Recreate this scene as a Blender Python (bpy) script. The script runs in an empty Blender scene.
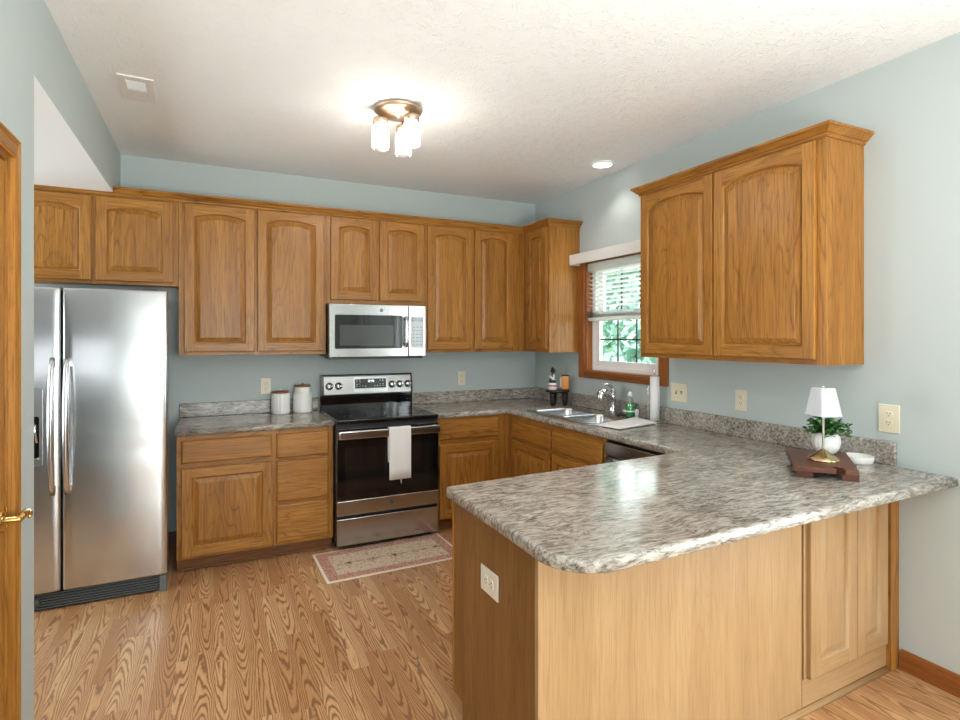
import bpy, bmesh, math, random
from mathutils import Vector, Matrix, noise as mnoise
random.seed(7)
S = bpy.context.scene
COL = S.collection
PI = math.pi

# ---------------------------------------------------------------- camera
cam_d = bpy.data.cameras.new('camera')
cam = bpy.data.objects.new('camera', cam_d); COL.objects.link(cam)
cam.location = (-2.8165, -4.5937, 1.5046)
cam.rotation_euler = (PI/2, 0, -math.radians(25.8514))
cam_d.lens = 20.847; cam_d.sensor_width = 36.0
cam_d.shift_y = -0.0247
cam_d.clip_start = 0.02
S.camera = cam

# ---------------------------------------------------------------- world / light / exposure
S.view_settings.view_transform = 'Standard'
S.view_settings.look = 'None'
S.view_settings.gamma = 1.0
S.view_settings.use_curve_mapping = False
S.view_settings.exposure = 0.63
world = bpy.data.worlds.new('world'); S.world = world
world.use_nodes = True
wn = world.node_tree
bg = wn.nodes['Background']
sky = wn.nodes.new('ShaderNodeTexSky')
sky.sky_type = 'HOSEK_WILKIE'
sky.turbidity = 4.0
sky.sun_direction = Vector((0.35, -0.5, 0.8)).normalized()
mixs = wn.nodes.new('ShaderNodeMix'); mixs.data_type = 'RGBA'
mixs.inputs[0].default_value = 0.65
mixs.inputs[7].default_value = (0.92, 0.97, 1.0, 1)
wn.links.new(sky.outputs[0], mixs.inputs[6])
wn.links.new(mixs.outputs[2], bg.inputs['Color'])
bg.inputs['Strength'].default_value = 1.7

def area(name, loc, rot, sx, sy, power, color=(1, 1, 1)):
    l = bpy.data.lights.new(name, 'AREA'); l.shape = 'RECTANGLE'; l.size = sx; l.size_y = sy
    l.energy = power; l.color = color
    o = bpy.data.objects.new(name, l); COL.objects.link(o); o.location = loc; o.rotation_euler = rot
    return o
# daylight entering by the patio door (right wall, beside the camera) and the windows behind the camera
area('daylight_patio_door', (0.20, -4.70, 1.10), (0, math.radians(90), 0), 2.0, 1.45, 54, (0.93, 0.97, 1.0))
area('daylight_rear_window', (-2.25, -8.15, 1.20), (math.radians(90), 0, 0), 1.7, 1.9, 95, (0.95, 0.98, 1.0))
area('added_hall_fill', (-5.15, -1.15, 1.35), (0, math.radians(-90), 0), 1.4, 1.3, 30, (0.95, 0.98, 1.0))  # fill added to brighten the alcove through an invented, unseen hall window
# added upward fill behind the camera, no real lamp, bouncing off the ceiling
area('added_fill_uplight', (-2.05, -5.45, 1.00), (math.radians(180), 0, 0), 1.3, 1.3, 82, (0.975, 0.985, 1.0))
area('added_hall_end_fill', (-4.25, -5.05, 1.65), (math.radians(90), 0, 0), 1.5, 1.25, 7, (0.95, 0.98, 1.0))  # added with its invented window to give the fridge a bright reflection
area('daylight_kitchen_window', (0.30, -1.23, 1.66), (0, math.radians(90), 0), 0.85, 0.80, 6, (0.95, 0.98, 1.0))
try:
    S.cycles.use_denoising = True
    S.cycles.max_bounces = 10
    S.cycles.diffuse_bounces = 6
    S.cycles.transparent_max_bounces = 16
    S.cycles.sample_clamp_indirect = 6.0
    S.cycles.caustics_reflective = False
    S.cycles.caustics_refractive = False
except Exception:
    pass

# ---------------------------------------------------------------- material helpers
class NT:
    def __init__(s, name):
        s.m = bpy.data.materials.new(name); s.m.use_nodes = True
        s.t = s.m.node_tree; s.p = s.t.nodes['Principled BSDF']; s.out = s.t.nodes['Material Output']
    def n(s, typ, **kw):
        nd = s.t.nodes.new('ShaderNode' + typ)
        for k, v in kw.items():
            setattr(nd, k, v)
        return nd
    def link(s, a, b): s.t.links.new(a, b)
    def put(s, sock, v):
        if isinstance(v, bpy.types.NodeSocket): s.link(v, sock)
        else: sock.default_value = v
    def math(s, op, a, b=0.0, c=0.0):
        nd = s.n('Math', operation=op)
        s.put(nd.inputs[0], a); s.put(nd.inputs[1], b); s.put(nd.inputs[2], c)
        return nd.outputs[0]
    def vmath(s, op, a, b=(0, 0, 0)):
        nd = s.n('VectorMath', operation=op); s.put(nd.inputs[0], a); s.put(nd.inputs[1], b)
        return nd.outputs[0]
    def mapping(s, v, loc=(0, 0, 0), rot=(0, 0, 0), sc=(1, 1, 1)):
        nd = s.n('Mapping'); s.put(nd.inputs['Vector'], v)
        nd.inputs['Location'].default_value = loc; nd.inputs['Rotation'].default_value = rot; nd.inputs['Scale'].default_value = sc
        return nd.outputs[0]
    def noise(s, v, scale=5, detail=2, rough=0.5, dist=0.0):
        nd = s.n('TexNoise'); s.put(nd.inputs['Vector'], v)
        nd.inputs['Scale'].default_value = scale; nd.inputs['Detail'].default_value = detail
        nd.inputs['Roughness'].default_value = rough; nd.inputs['Distortion'].default_value = dist
        return nd.outputs['Fac']
    def ramp(s, f, stops, interp='LINEAR'):
        nd = s.n('ValToRGB'); cr = nd.color_ramp; cr.interpolation = interp
        while len(cr.elements) < len(stops): cr.elements.new(0.5)
        for e, (p, c) in zip(cr.elements, stops):
            e.position = p; e.color = (*c, 1) if len(c) == 3 else c
        s.put(nd.inputs[0], f)
        return nd.outputs[0]
    def mix(s, f, a, b, blend='MIX'):
        nd = s.n('Mix', data_type='RGBA', blend_type=blend)
        s.put(nd.inputs[0], f)
        s.put(nd.inputs[6], (*a, 1) if isinstance(a, tuple) and len(a) == 3 else a)
        s.put(nd.inputs[7], (*b, 1) if isinstance(b, tuple) and len(b) == 3 else b)
        return nd.outputs[2]
    def bump(s, h, strength=0.2, dist=0.01):
        nd = s.n('Bump'); nd.inputs['Strength'].default_value = strength; nd.inputs['Distance'].default_value = dist
        s.put(nd.inputs['Height'], h); s.link(nd.outputs[0], s.p.inputs['Normal'])
    def set(s, **kw):
        for k, v in kw.items():
            k = {'color': 'Base Color', 'rough': 'Roughness', 'metal': 'Metallic', 'spec': 'Specular IOR Level',
                 'coat': 'Coat Weight', 'coatr': 'Coat Roughness', 'emit': 'Emission Color', 'emits': 'Emission Strength',
                 'trans': 'Transmission Weight', 'alpha': 'Alpha', 'aniso': 'Anisotropic', 'ior': 'IOR', 'sheen': 'Sheen Weight'}[k]
            if isinstance(v, tuple) and len(v) == 3: v = (*v, 1)
            s.put(s.p.inputs[k], v)
        return s
    @property
    def obj(s): return s.n('TexCoord').outputs['Object']
    def objr(s):
        r = s.n('ObjectInfo').outputs['Random']
        c = s.n('CombineXYZ')
        s.link(s.math('MULTIPLY', r, 17.3), c.inputs[0]); s.link(s.math('MULTIPLY', r, 9.1), c.inputs[1]); s.link(s.math('MULTIPLY', r, 23.7), c.inputs[2])
        return s.vmath('ADD', s.obj, c.outputs[0])

def plain(name, color, rough=0.5, **kw):
    m = NT(name); m.set(color=color, rough=rough, **kw); return m.m

def oak(name, axis='z', base=(0.335, 0.134, 0.021), dark=(0.070, 0.021, 0.003), light=(0.46, 0.207, 0.041), rough=0.34, spec=0.35, ringamt=0.6, poreamt=0.55):
    m = NT(name)
    v = m.objr()
    g = 0.10
    sc = {'z': (1, 1, g), 'x': (g, 1, 1), 'y': (1, g, 1)}[axis]
    gs = {'z': (1, 1, .028), 'x': (.028, 1, 1), 'y': (1, .028, 1)}[axis]
    vs = m.mapping(v, sc=sc)
    tone = m.noise(vs, 9, 2, 0.5)
    field = m.noise(vs, 6.5, 1.5, 0.45, 0.15)
    ring = m.math('ABSOLUTE', m.math('SINE', m.math('MULTIPLY', field, 62.0)))
    ringm = m.ramp(ring, [(0.0, (1, 1, 1)), (0.28, (0.25, 0.25, 0.25)), (0.7, (0, 0, 0))])
    pore = m.noise(m.mapping(v, sc=gs), 230, 3, 0.6)
    porem = m.ramp(pore, [(0.48, (0, 0, 0)), (0.66, (1, 1, 1))])
    mod = m.noise(vs, 3.0, 1, 0.5)
    modm = m.ramp(mod, [(0.40, (0.25, 0.25, 0.25)), (0.62, (1, 1, 1))])
    c = m.mix(m.ramp(tone, [(0.3, (0, 0, 0)), (0.7, (1, 1, 1))]), base, light)
    c = m.mix(m.math('MULTIPLY', m.math('MULTIPLY', ringm, modm), ringamt), c, dark)
    c = m.mix(m.math('MULTIPLY', porem, poreamt), c, dark)
    stk = m.ramp(m.noise(m.mapping(v, sc=gs), 45, 3, 0.6), [(0.40, (0, 0, 0)), (0.72, (1, 1, 1))])
    c = m.mix(m.math('MULTIPLY', stk, poreamt*0.55), c, dark)
    m.set(color=c, rough=rough, spec=spec)
    m.bump(m.math('ADD', porem, ringm), 0.05, -0.0015)
    return m.m

OZ = oak('honey_oak_vertical', 'z'); OX = oak('honey_oak_horizontal', 'x')
PZ = oak('daylit_oak_vertical', 'z', (0.37, 0.220, 0.100), (0.21, 0.112, 0.046), (0.44, 0.275, 0.135), 0.42, 0.4, 0.16, 0.4)  # paler copy of the oak, cool window light put into its colour
TY = oak('red_oak_trim', 'y', (0.25, 0.080, 0.018), (0.11, 0.030, 0.007), (0.32, 0.11, 0.028), 0.32)
TZ = oak('red_oak_trim_vertical', 'z', (0.32, 0.105, 0.023), (0.14, 0.038, 0.009), (0.40, 0.145, 0.036), 0.32)
OY = oak('honey_oak_depth', 'y')
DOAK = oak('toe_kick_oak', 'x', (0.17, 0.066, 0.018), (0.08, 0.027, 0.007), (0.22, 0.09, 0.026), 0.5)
WOODD = oak('walnut_board', 'y', (0.115, 0.038, 0.020), (0.045, 0.013, 0.008), (0.17, 0.058, 0.029), 0.38)
WOODL = oak('acacia_lid', 'x', (0.26, 0.10, 0.045), (0.13, 0.045, 0.02), (0.34, 0.15, 0.07), 0.45)

def m_wall():
    m = NT('blue_grey_wall_paint')
    n = m.noise(m.obj, 140, 3, 0.6)
    m.set(color=(0.465, 0.520, 0.518), rough=0.72, spec=0.25)
    m.bump(n, 0.06, 0.002)
    return m.m
WALL = m_wall()
def m_ceil():
    m = NT('stomped_white_ceiling')
    v = m.obj
    w = m.vmath('ADD', v, m.mapping(m.n('TexNoise').outputs['Color'], sc=(.12, .12, .12)))
    vo = m.n('TexVoronoi', feature='SMOOTH_F1'); m.link(v, vo.inputs['Vector']); vo.inputs['Scale'].default_value = 7.0
    a = m.n('VectorMath', operation='SUBTRACT'); m.link(v, a.inputs[0]); m.link(vo.outputs['Position'], a.inputs[1])
    sp = m.n('SeparateXYZ'); m.link(a.outputs[0], sp.inputs[0])
    ang = m.math('ARCTAN2', sp.outputs[1], sp.outputs[0])
    nz = m.noise(v, 26, 3, 0.6)
    rad = m.math('SINE', m.math('ADD', m.math('MULTIPLY', ang, 11.0), m.math('MULTIPLY', nz, 22.0)))
    h = m.math('MULTIPLY', m.ramp(rad, [(0.35, (0, 0, 0)), (1.0, (1, 1, 1))]), m.ramp(m.noise(v, 17, 3, .6), [(0.42, (0, 0, 0)), (0.6, (1, 1, 1))]))
    h = m.math('ADD', h, m.math('MULTIPLY', m.noise(v, 60, 3, 0.6), 0.5))
    m.set(color=(0.88, 0.89, 0.895), rough=0.85, spec=0.2)
    m.bump(h, 0.45, 0.008)
    return m.m
CEIL = m_ceil()
WHITEFLAT = plain('flat_white_ceiling_paint', (0.86, 0.865, 0.865), 0.85)

def m_floor():
    m = NT('oak_strip_laminate_floor')
    v = m.obj
    sp = m.n('SeparateXYZ'); m.link(v, sp.inputs[0])
    W = 0.080
    col = m.math('FLOOR', m.math('DIVIDE', sp.outputs[0], W))
    wn1 = m.n('TexWhiteNoise', noise_dimensions='1D'); m.link(col, wn1.inputs['W'])
    row = m.math('FLOOR', m.math('ADD', m.math('DIVIDE', sp.outputs[1], 0.62), m.math('MULTIPLY', wn1.outputs['Value'], 7.0)))
    cid = m.n('CombineXYZ'); m.link(col, cid.inputs[0]); m.link(row, cid.inputs[1])
    wn2 = m.n('TexWhiteNoise', noise_dimensions='2D'); m.link(cid.outputs[0], wn2.inputs['Vector'])
    off = m.n('VectorMath', operation='MULTIPLY'); m.link(wn2.outputs['Color'], off.inputs[0]); off.inputs[1].default_value = (31, 47, 19)
    vv = m.vmath('ADD', v, off.outputs[0])
    fx = m.math('FRACT', m.math('DIVIDE', sp.outputs[0], W))
    rc = m.n('SeparateXYZ'); m.link(wn2.outputs['Color'], rc.inputs[0])
    u = m.math('ADD', m.math('SUBTRACT', fx, 0.5), m.math('MULTIPLY', m.math('SUBTRACT', rc.outputs[0], 0.5), 0.55))
    sgn = m.math('SUBTRACT', m.math('MULTIPLY', m.math('GREATER_THAN', rc.outputs[1], 0.5), 2.0), 1.0)
    vs_ = m.math('MULTIPLY', m.math('MULTIPLY', sp.outputs[1], sgn), m.math('ADD', m.math('MULTIPLY', rc.outputs[2], 7.0), 3.0))
    val = m.math('ADD', vs_, m.math('MULTIPLY', m.math('MULTIPLY', u, u), 12.0))
    val = m.math('ADD', val, m.math('MULTIPLY', m.noise(m.mapping(vv, sc=(1, 0.14, 1)), 16.0, 1.5, 0.5), 6.0))
    val = m.math('ADD', val, m.math('MULTIPLY', m.noise(m.mapping(vv, sc=(1, 0.5, 1)), 75, 2, 0.5), 0.45))
    s = m.math('SINE', m.math('MULTIPLY', val, 6.2832))
    f01 = m.math('ADD', m.math('MULTIPLY', s, 0.5), 0.5)
    line = m.ramp(f01, [(0.15, (0, 0, 0)), (0.60, (0.28, 0.28, 0.28)), (0.95, (1, 1, 1))])
    fine = m.noise(m.mapping(vv, sc=(1, 0.04, 1)), 240, 2, 0.6)
    tone = m.ramp(wn2.outputs['Value'], [(0, (0.47, 0.240, 0.105)), (0.55, (0.58, 0.325, 0.155)), (1, (0.68, 0.42, 0.22))])
    c = m.mix(m.math('MULTIPLY', line, 0.74), tone, (0.175, 0.066, 0.024))
    c = m.mix(m.math('MULTIPLY', m.ramp(fine, [(0.45, (0, 0, 0)), (0.7, (1, 1, 1))]), 0.30), c, (0.26, 0.10, 0.035))
    seam = m.math('MULTIPLY', m.math('LESS_THAN', fx, 0.012), 0.5)
    c = m.mix(seam, c, (0.16, 0.06, 0.02))
    m.set(color=c, rough=0.36, spec=0.42)
    m.bump(m.math('ADD', line, fine), 0.04, -0.001)
    return m.m
FLOOR = m_floor()

def m_granite():
    m = NT('grey_granite_look_laminate')
    v = m.obj
    w = m.n('TexNoise'); m.link(v, w.inputs['Vector']); w.inputs['Scale'].default_value = 3.5; w.inputs['Detail'].default_value = 2
    wv = m.n('VectorMath', operation='SUBTRACT'); m.link(w.outputs['Color'], wv.inputs[0]); wv.inputs[1].default_value = (.5, .5, .5)
    wv2 = m.vmath('MULTIPLY', wv.outputs[0], (0.12, 0.12, 0.12))
    v2 = m.vmath('ADD', v, wv2)
    st = m.mapping(v2, rot=(0.35, 0.45, 0.16), sc=(0.17, 1, 1))
    n1 = m.noise(st, 72, 8, 0.75)
    n2 = m.noise(m.mapping(v2, rot=(0.2, 0.5, 0.25), sc=(0.22, 1, 1)), 95, 4, 0.65)
    n3 = m.noise(m.mapping(v2, rot=(0, 0, 0.3), sc=(0.5, 1, 1)), 7, 3, 0.55)
    c = m.ramp(n1, [(0.35, (0.085, 0.070, 0.058)), (0.43, (0.235, 0.207, 0.177)), (0.51, (0.395, 0.360, 0.315)), (0.64, (0.58, 0.545, 0.49))])
    c = m.mix(m.ramp(n2, [(0.52, (0, 0, 0)), (0.66, (0.45, 0.45, 0.45))]), c, (0.62, 0.595, 0.555))
    c = m.mix(m.ramp(n2, [(0.30, (0.85, 0.85, 0.85)), (0.43, (0, 0, 0))]), c, (0.09, 0.076, 0.066))
    c = m.mix(m.ramp(n3, [(0.35, (0.35, 0.35, 0.35)), (0.62, (0, 0, 0))]), c, (0.20, 0.165, 0.14))
    n4 = m.noise(m.mapping(v2, rot=(0.3, 0.4, 0.22), sc=(0.13, 1, 1)), 52, 4, 0.65)
    vein = m.ramp(m.math('ABSOLUTE', m.math('SUBTRACT', n4, 0.5)), [(0.0, (1, 1, 1)), (0.022, (0.8, 0.8, 0.8)), (0.055, (0, 0, 0))])
    vmod = m.ramp(m.noise(v2, 9, 3, 0.6), [(0.45, (0, 0, 0)), (0.62, (1, 1, 1))])
    c = m.mix(m.math('MULTIPLY', m.math('MULTIPLY', vein, vmod), 0.75), c, (0.055, 0.043, 0.036))
    m.set(color=c, rough=0.15, spec=0.45)
    m.bump(m.noise(v, 260, 2, 0.5), 0.025, 0.001)
    return m.m
GRAN = m_granite()

def m_steel(name, axis, rough=0.25, col=(0.60, 0.60, 0.605), wave=0.0):
    m = NT(name)
    v = m.obj
    sc = {'x': (.01, 1, 1), 'z': (1, 1, .01), 'y': (1, .01, 1)}[axis]
    n = m.noise(m.mapping(v, sc=sc), 420, 3, 0.6)
    r = m.math('ADD', m.math('MULTIPLY', n, 0.14), rough - 0.07)
    m.set(color=col, metal=1.0, rough=r)
    h = m.math('MULTIPLY', n, 0.012)
    if wave:
        h = m.math('ADD', h, m.math('MULTIPLY', m.noise(m.mapping(v, sc=(0.35, 1, 1)), 4.5, 1, 0.5), wave))
    m.bump(h, 0.25, 0.01)
    return m.m
STEEL = m_steel('brushed_stainless', 'x', 0.17, (0.46, 0.45, 0.445))
STEELF = m_steel('fridge_stainless', 'x', 0.22, (0.64, 0.655, 0.67), 1.6)
SINKM = m_steel('sink_stainless', 'y', 0.26, (0.58, 0.59, 0.61))
CHROME = plain('polished_chrome', (0.80, 0.80, 0.81), 0.07, metal=1.0)
HANDLE = plain('satin_steel_handle', (0.74, 0.74, 0.75), 0.2, metal=1.0)
BRASS = plain('polished_brass', (0.80, 0.52, 0.17), 0.13, metal=1.0)
ABRASS = plain('antique_brass', (0.62, 0.47, 0.25), 0.18, metal=1.0)
NICKEL = plain('warm_brushed_bronze', (0.60, 0.46, 0.34), 0.42, metal=1.0)
BLACKG = plain('black_glass', (0.004, 0.004, 0.005), 0.04, spec=0.7)
BLACKP = plain('black_enamel', (0.006, 0.006, 0.007), 0.3)
DARKP = plain('dark_grey_plastic', (0.06, 0.062, 0.065), 0.4)
GREYP = plain('grey_plastic', (0.12, 0.125, 0.13), 0.4)
IVORY = plain('ivory_plastic', (0.72, 0.65, 0.50), 0.35)
IVORYD = plain('outlet_slot_dark', (0.05, 0.04, 0.03), 0.6)
GREYPLATE = plain('pale_almond_plastic', (0.72, 0.68, 0.58), 0.4)
WHITEP = plain('white_vinyl', (0.90, 0.90, 0.90), 0.4)
WHITEC = plain('white_ceramic', (0.83, 0.82, 0.80), 0.3)
def m_translucent(name, col, k):
    m = NT(name); tl = m.n('BsdfTranslucent'); tl.inputs[0].default_value = (*col, 1); m.set(color=col, rough=0.45)
    mx = m.n('MixShader'); mx.inputs[0].default_value = k; m.link(m.p.outputs[0], mx.inputs[1]); m.link(tl.outputs[0], mx.inputs[2]); m.link(mx.outputs[0], m.out.inputs['Surface']); return m.m
BLINDM = m_translucent('white_blind_vinyl', (0.90, 0.90, 0.88), 0.6)
WHITEPT = plain('white_paint_satin', (0.82, 0.81, 0.79), 0.45)
LABELP = plain('pale_grey_marking', (0.62, 0.64, 0.65), 0.5)
def m_cloth(name, col, scale=600):
    m = NT(name); n = m.noise(m.obj, scale, 2, 0.5); m.set(color=col, rough=0.9, spec=0.15, sheen=0.2); m.bump(n, 0.25, 0.002); return m.m
CLOTH = m_cloth('white_cotton', (0.78, 0.76, 0.76))
GAUZE = m_cloth('white_shade_fabric', (0.58, 0.59, 0.62))
def m_glass(name, tint=(1, 1, 1), refl=0.10, white=0.0):
    m = NT(name)
    tr = m.n('BsdfTransparent'); tr.inputs[0].default_value = (*tint, 1)
    gl = m.n('BsdfGlossy'); gl.inputs['Roughness'].default_value = 0.02
    mx = m.n('MixShader'); mx.inputs[0].default_value = refl
    m.link(tr.outputs[0], mx.inputs[1]); m.link(gl.outputs[0], mx.inputs[2])
    o = mx.outputs[0]
    if white:
        tl = m.n('BsdfTranslucent'); tl.inputs[0].default_value = (0.95, 0.93, 0.9, 1)
        m2 = m.n('MixShader'); m2.inputs[0].default_value = white
        m.link(o, m2.inputs[1]); m.link(tl.outputs[0], m2.inputs[2]); o = m2.outputs[0]
    m.link(o, m.out.inputs['Surface']); return m.m
GLASS = m_glass('window_glass', (0.97, 1.0, 0.99), 0.05)
JAR = m_glass('frosted_jar_glass', (1, 1, 1), 0.08, 0.45)
CLEARP = m_glass('clear_plastic', (0.9, 0.95, 0.95), 0.15, 0.2)
def m_emit(name, col, st):
    m = NT(name); m.set(color=(0.9, 0.9, 0.9), emit=col, emits=st); return m.m
BULB = m_emit('lit_bulb', (1.0, 0.93, 0.82), 9.0)
LENS = m_emit('lit_downlight_lens', (1.0, 0.95, 0.86), 5.0)
CLOCK = m_emit('lit_clock_digits', (0.75, 0.9, 1.0), 1.2)

# ---------------------------------------------------------------- mesh helpers
class MB:
    def __init__(s): s.bm = bmesh.new()
    def face(s, pts, mi=0, smooth=False):
        vs = [s.bm.verts.new(p) for p in pts]
        try:
            f = s.bm.faces.new(vs); f.material_index = mi; f.smooth = smooth; return f
        except ValueError: return None
    def box(s, x0, x1, y0, y1, z0, z1, mi=0, bev=0.0, seg=2):
        if x0 > x1: x0, x1 = x1, x0
        if y0 > y1: y0, y1 = y1, y0
        if z0 > z1: z0, z1 = z1, z0
        b = bmesh.ops.create_cube(s.bm, size=1.0)
        vs = b['verts']
        for v in vs:
            v.co = Vector(((x0 + x1)/2 + v.co.x*(x1 - x0), (y0 + y1)/2 + v.co.y*(y1 - y0), (z0 + z1)/2 + v.co.z*(z1 - z0)))
        fs = {f for v in vs for f in v.link_faces}
        for f in fs: f.material_index = mi
        if bev > 0:
            es = list({e for v in vs for e in v.link_edges})
            r = bmesh.ops.bevel(s.bm, geom=es, offset=bev, segments=seg, profile=0.5, affect='EDGES', clamp_overlap=True)
            for f in r['faces']: f.material_index = mi; f.smooth = True
        return s
    def loops(s, loops, mi=0, closed=True, cap0=False, cap1=False, smooth=True, mis=None):
        rows = [[s.bm.verts.new(p) for p in L] for L in loops]
        n = len(rows[0])
        for i in range(len(rows) - 1):
            for j in range(n if closed else n - 1):
                k = (j + 1) % n
                try:
                    f = s.bm.faces.new((rows[i][j], rows[i][k], rows[i+1][k], rows[i+1][j])); f.material_index = mis[i] if mis else mi; f.smooth = smooth
                except ValueError: pass
        if cap0:
            f = s.bm.faces.new(list(reversed(rows[0]))); f.material_index = mi
        if cap1:
            f = s.bm.faces.new(rows[-1]); f.material_index = mis[-1] if mis else mi
        return rows
    def lathe(s, c, prof, seg=24, mi=0, smooth=True, axis='z', a0=0.0, cap=True, mod=None):
        L = []
        for (r, h) in prof:
            ring = []
            for i in range(seg):
                a = a0 + 2*PI*i/seg
                rr = r if mod is None else r*mod(a, h)
                u, v = rr*math.cos(a), rr*math.sin(a)
                p = {'z': (u, v, h), 'x': (h, u, v), 'y': (v, h, u)}[axis]
                ring.append((c[0] + p[0], c[1] + p[1], c[2] + p[2]))
            L.append(ring)
        s.loops(L, mi, True, cap and prof[0][0] > 1e-5, cap and prof[-1][0] > 1e-5, smooth)
        return s
    def tube(s, path, r, seg=10, mi=0, cap=True, flat=1.0):
        P = [Vector(p) for p in path]; n = len(P)
        R = r if isinstance(r, (list, tuple)) else [r]*n
        T = [(P[min(i+1, n-1)] - P[max(i-1, 0)]).normalized() for i in range(n)]
        up = Vector((0, 0, 1))
        if abs(T[0].dot(up)) > 0.95: up = Vector((1, 0, 0))
        N = (up - T[0]*up.dot(T[0])).normalized()
        L = []
        for i in range(n):
            N = (N - T[i]*N.dot(T[i]))
            N.normalize(); B = T[i].cross(N)
            L.append([P[i] + (N*math.cos(2*PI*k/seg) + B*math.sin(2*PI*k/seg)*flat)*R[i] for k in range(seg)])
        s.loops(L, mi, True, cap, cap, True)
        return s
    def prism(s, pts, z0, z1, mi=0, bev=0.0):
        a = [s.bm.verts.new((p[0], p[1], z0)) for p in pts]; b = [s.bm.verts.new((p[0], p[1], z1)) for p in pts]
        n = len(pts); fs = [s.bm.faces.new(list(reversed(a))), s.bm.faces.new(b)]
        for i in range(n):
            fs.append(s.bm.faces.new((a[i], a[(i+1) % n], b[(i+1) % n], b[i])))
        for f in fs: f.material_index = mi
        if bev:
            es = list({e for f in fs for e in f.edges})
            r = bmesh.ops.bevel(s.bm, geom=es, offset=bev, segments=2, profile=0.5, affect='EDGES', clamp_overlap=True)
            for f in r['faces']: f.material_index = mi
        return s
    def sphere(s, c, r, mi=0, seg=14, sc=(1, 1, 1)):
        b = bmesh.ops.create_uvsphere(s.bm, u_segments=seg, v_segments=max(6, seg//2 + 1), radius=1)
        for v in b['verts']: v.co = Vector((c[0] + v.co.x*r*sc[0], c[1] + v.co.y*r*sc[1], c[2] + v.co.z*r*sc[2]))
        for f in {f for v in b['verts'] for f in v.link_faces}: f.material_index = mi; f.smooth = True
        return s
    def xf(s, M):
        bmesh.ops.transform(s.bm, matrix=M, verts=s.bm.verts[:]); return s
    def build(s, name, mats, parent=None, off=None):
        if not isinstance(mats, (list, tuple)): mats = [mats]
        if off is not None: bmesh.ops.translate(s.bm, vec=-Vector(off), verts=s.bm.verts[:])
        bmesh.ops.recalc_face_normals(s.bm, faces=s.bm.faces[:])
        me = bpy.data.meshes.new(name); s.bm.to_mesh(me); s.bm.free()
        for m in mats: me.materials.append(m)
        o = bpy.data.objects.new(name, me); COL.objects.link(o)
        if parent is not None: o.parent = parent
        return o

def thing(name, label, cat, loc=(0, 0, 0), rz=0.0, group=None):
    o = bpy.data.objects.new(name, None); COL.objects.link(o)
    o.location = loc; o.rotation_euler = (0, 0, rz); o.empty_display_size = 0.05
    o['label'] = label; o['category'] = cat
    if group: o['group'] = group
    return o
def tag(o, label, cat, group=None, kind=None):
    if label: o['label'] = label
    if cat: o['category'] = cat
    if group: o['group'] = group
    if kind: o['kind'] = kind
    return o
def struct(o, label=None):
    o['kind'] = 'structure'
    if label: o['label'] = label
    return o
def at(o, loc, rz=0.0):
    o.location = loc; o.rotation_euler = (0, 0, rz); return o

def inset_poly(pts, d):
    """inward offset of a counter-clockwise polygon"""
    n = len(pts); out = []
    for i in range(n):
        p0, p1, p2 = Vector(pts[i-1]), Vector(pts[i]), Vector(pts[(i+1) % n])
        e1 = (p1 - p0).normalized(); e2 = (p2 - p1).normalized()
        n1 = Vector((-e1.y, e1.x)); n2 = Vector((-e2.y, e2.x))
        b = (n1 + n2); 
        k = d / max(0.25, (1 + n1.dot(n2)))
        out.append((p1.x + b.x*k, p1.y + b.y*k))
    return out
def arc(cx, cy, r, a0, a1, n):
    return [(cx + r*math.cos(math.radians(a0 + (a1 - a0)*i/n)), cy + r*math.sin(math.radians(a0 + (a1 - a0)*i/n))) for i in range(n+1)]

# ================================================================ SETTING
H = 2.777; XL = -3.383; TW = 0.13
def wall_cells(b, axis, p0, p1, u0, u1, z0, z1, holes):
    us = sorted({u0, u1, *[h[0] for h in holes], *[h[1] for h in holes]}); zs = sorted({z0, z1, *[h[2] for h in holes], *[h[3] for h in holes]})
    for i in range(len(us)-1):
        for j in range(len(zs)-1):
            uc, zc = (us[i]+us[i+1])/2, (zs[j]+zs[j+1])/2
            if any(h[0] < uc < h[1] and h[2] < zc < h[3] for h in holes): continue
            if axis == 'x': b.box(p0, p1, us[i], us[i+1], zs[j], zs[j+1])
            else: b.box(us[i], us[i+1], p0, p1, zs[j], zs[j+1])
b = MB(); b.box(-5.2, 0.15, -8.2, 0.15, -0.06, 0.0)
struct(b.build('floor', FLOOR), 'oak strip laminate floor with dark cathedral grain')
b = MB(); b.box(XL - 0.0, 0.15, -8.2, 0.15, H, H + 0.08)
struct(b.build('ceiling', CEIL), 'white stomp-textured ceiling')
b = MB(); b.box(-5.2, XL - TW, -8.2, -2.118, 2.437, 2.515); b.box(-5.2, XL - 0.0005, -2.118, 0.15, 2.437, 2.515)
struct(b.build('ceiling_alcove', WHITEFLAT), 'lower flat white ceiling over the fridge alcove')
b = MB(); b.box(-5.2, 0.15, 0.0, 0.13, 0, H)
struct(b.build('wall_back', WALL))
WY0, WY1, WZ0, WZ1 = -1.657, -0.808, 1.212, 2.118        # kitchen window opening
b = MB(); wall_cells(b, 'x', 0.0, 0.13, -8.2, 0.0, 0, H, [(WY0, WY1, WZ0, WZ1), (-5.45, -3.95, 0.02, 2.10), (-7.85, -7.25, 0.3, 2.15)])
struct(b.build('wall_right', WALL))
b = MB(); wall_cells(b, 'x', XL - TW, XL, -8.2, 0.0, 0, H, [(-2.118, 0.01, 0, 2.4372), (-3.19, -2.395, 0, 2.06)])
struct(b.build('wall_left', WALL))
b = MB(); wall_cells(b, 'y', -8.13, -8.0, -5.2, 0.13, 0, H, [(-3.15, -1.35, 0.15, 2.2)])
struct(b.build('wall_rear', WALL))
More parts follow.
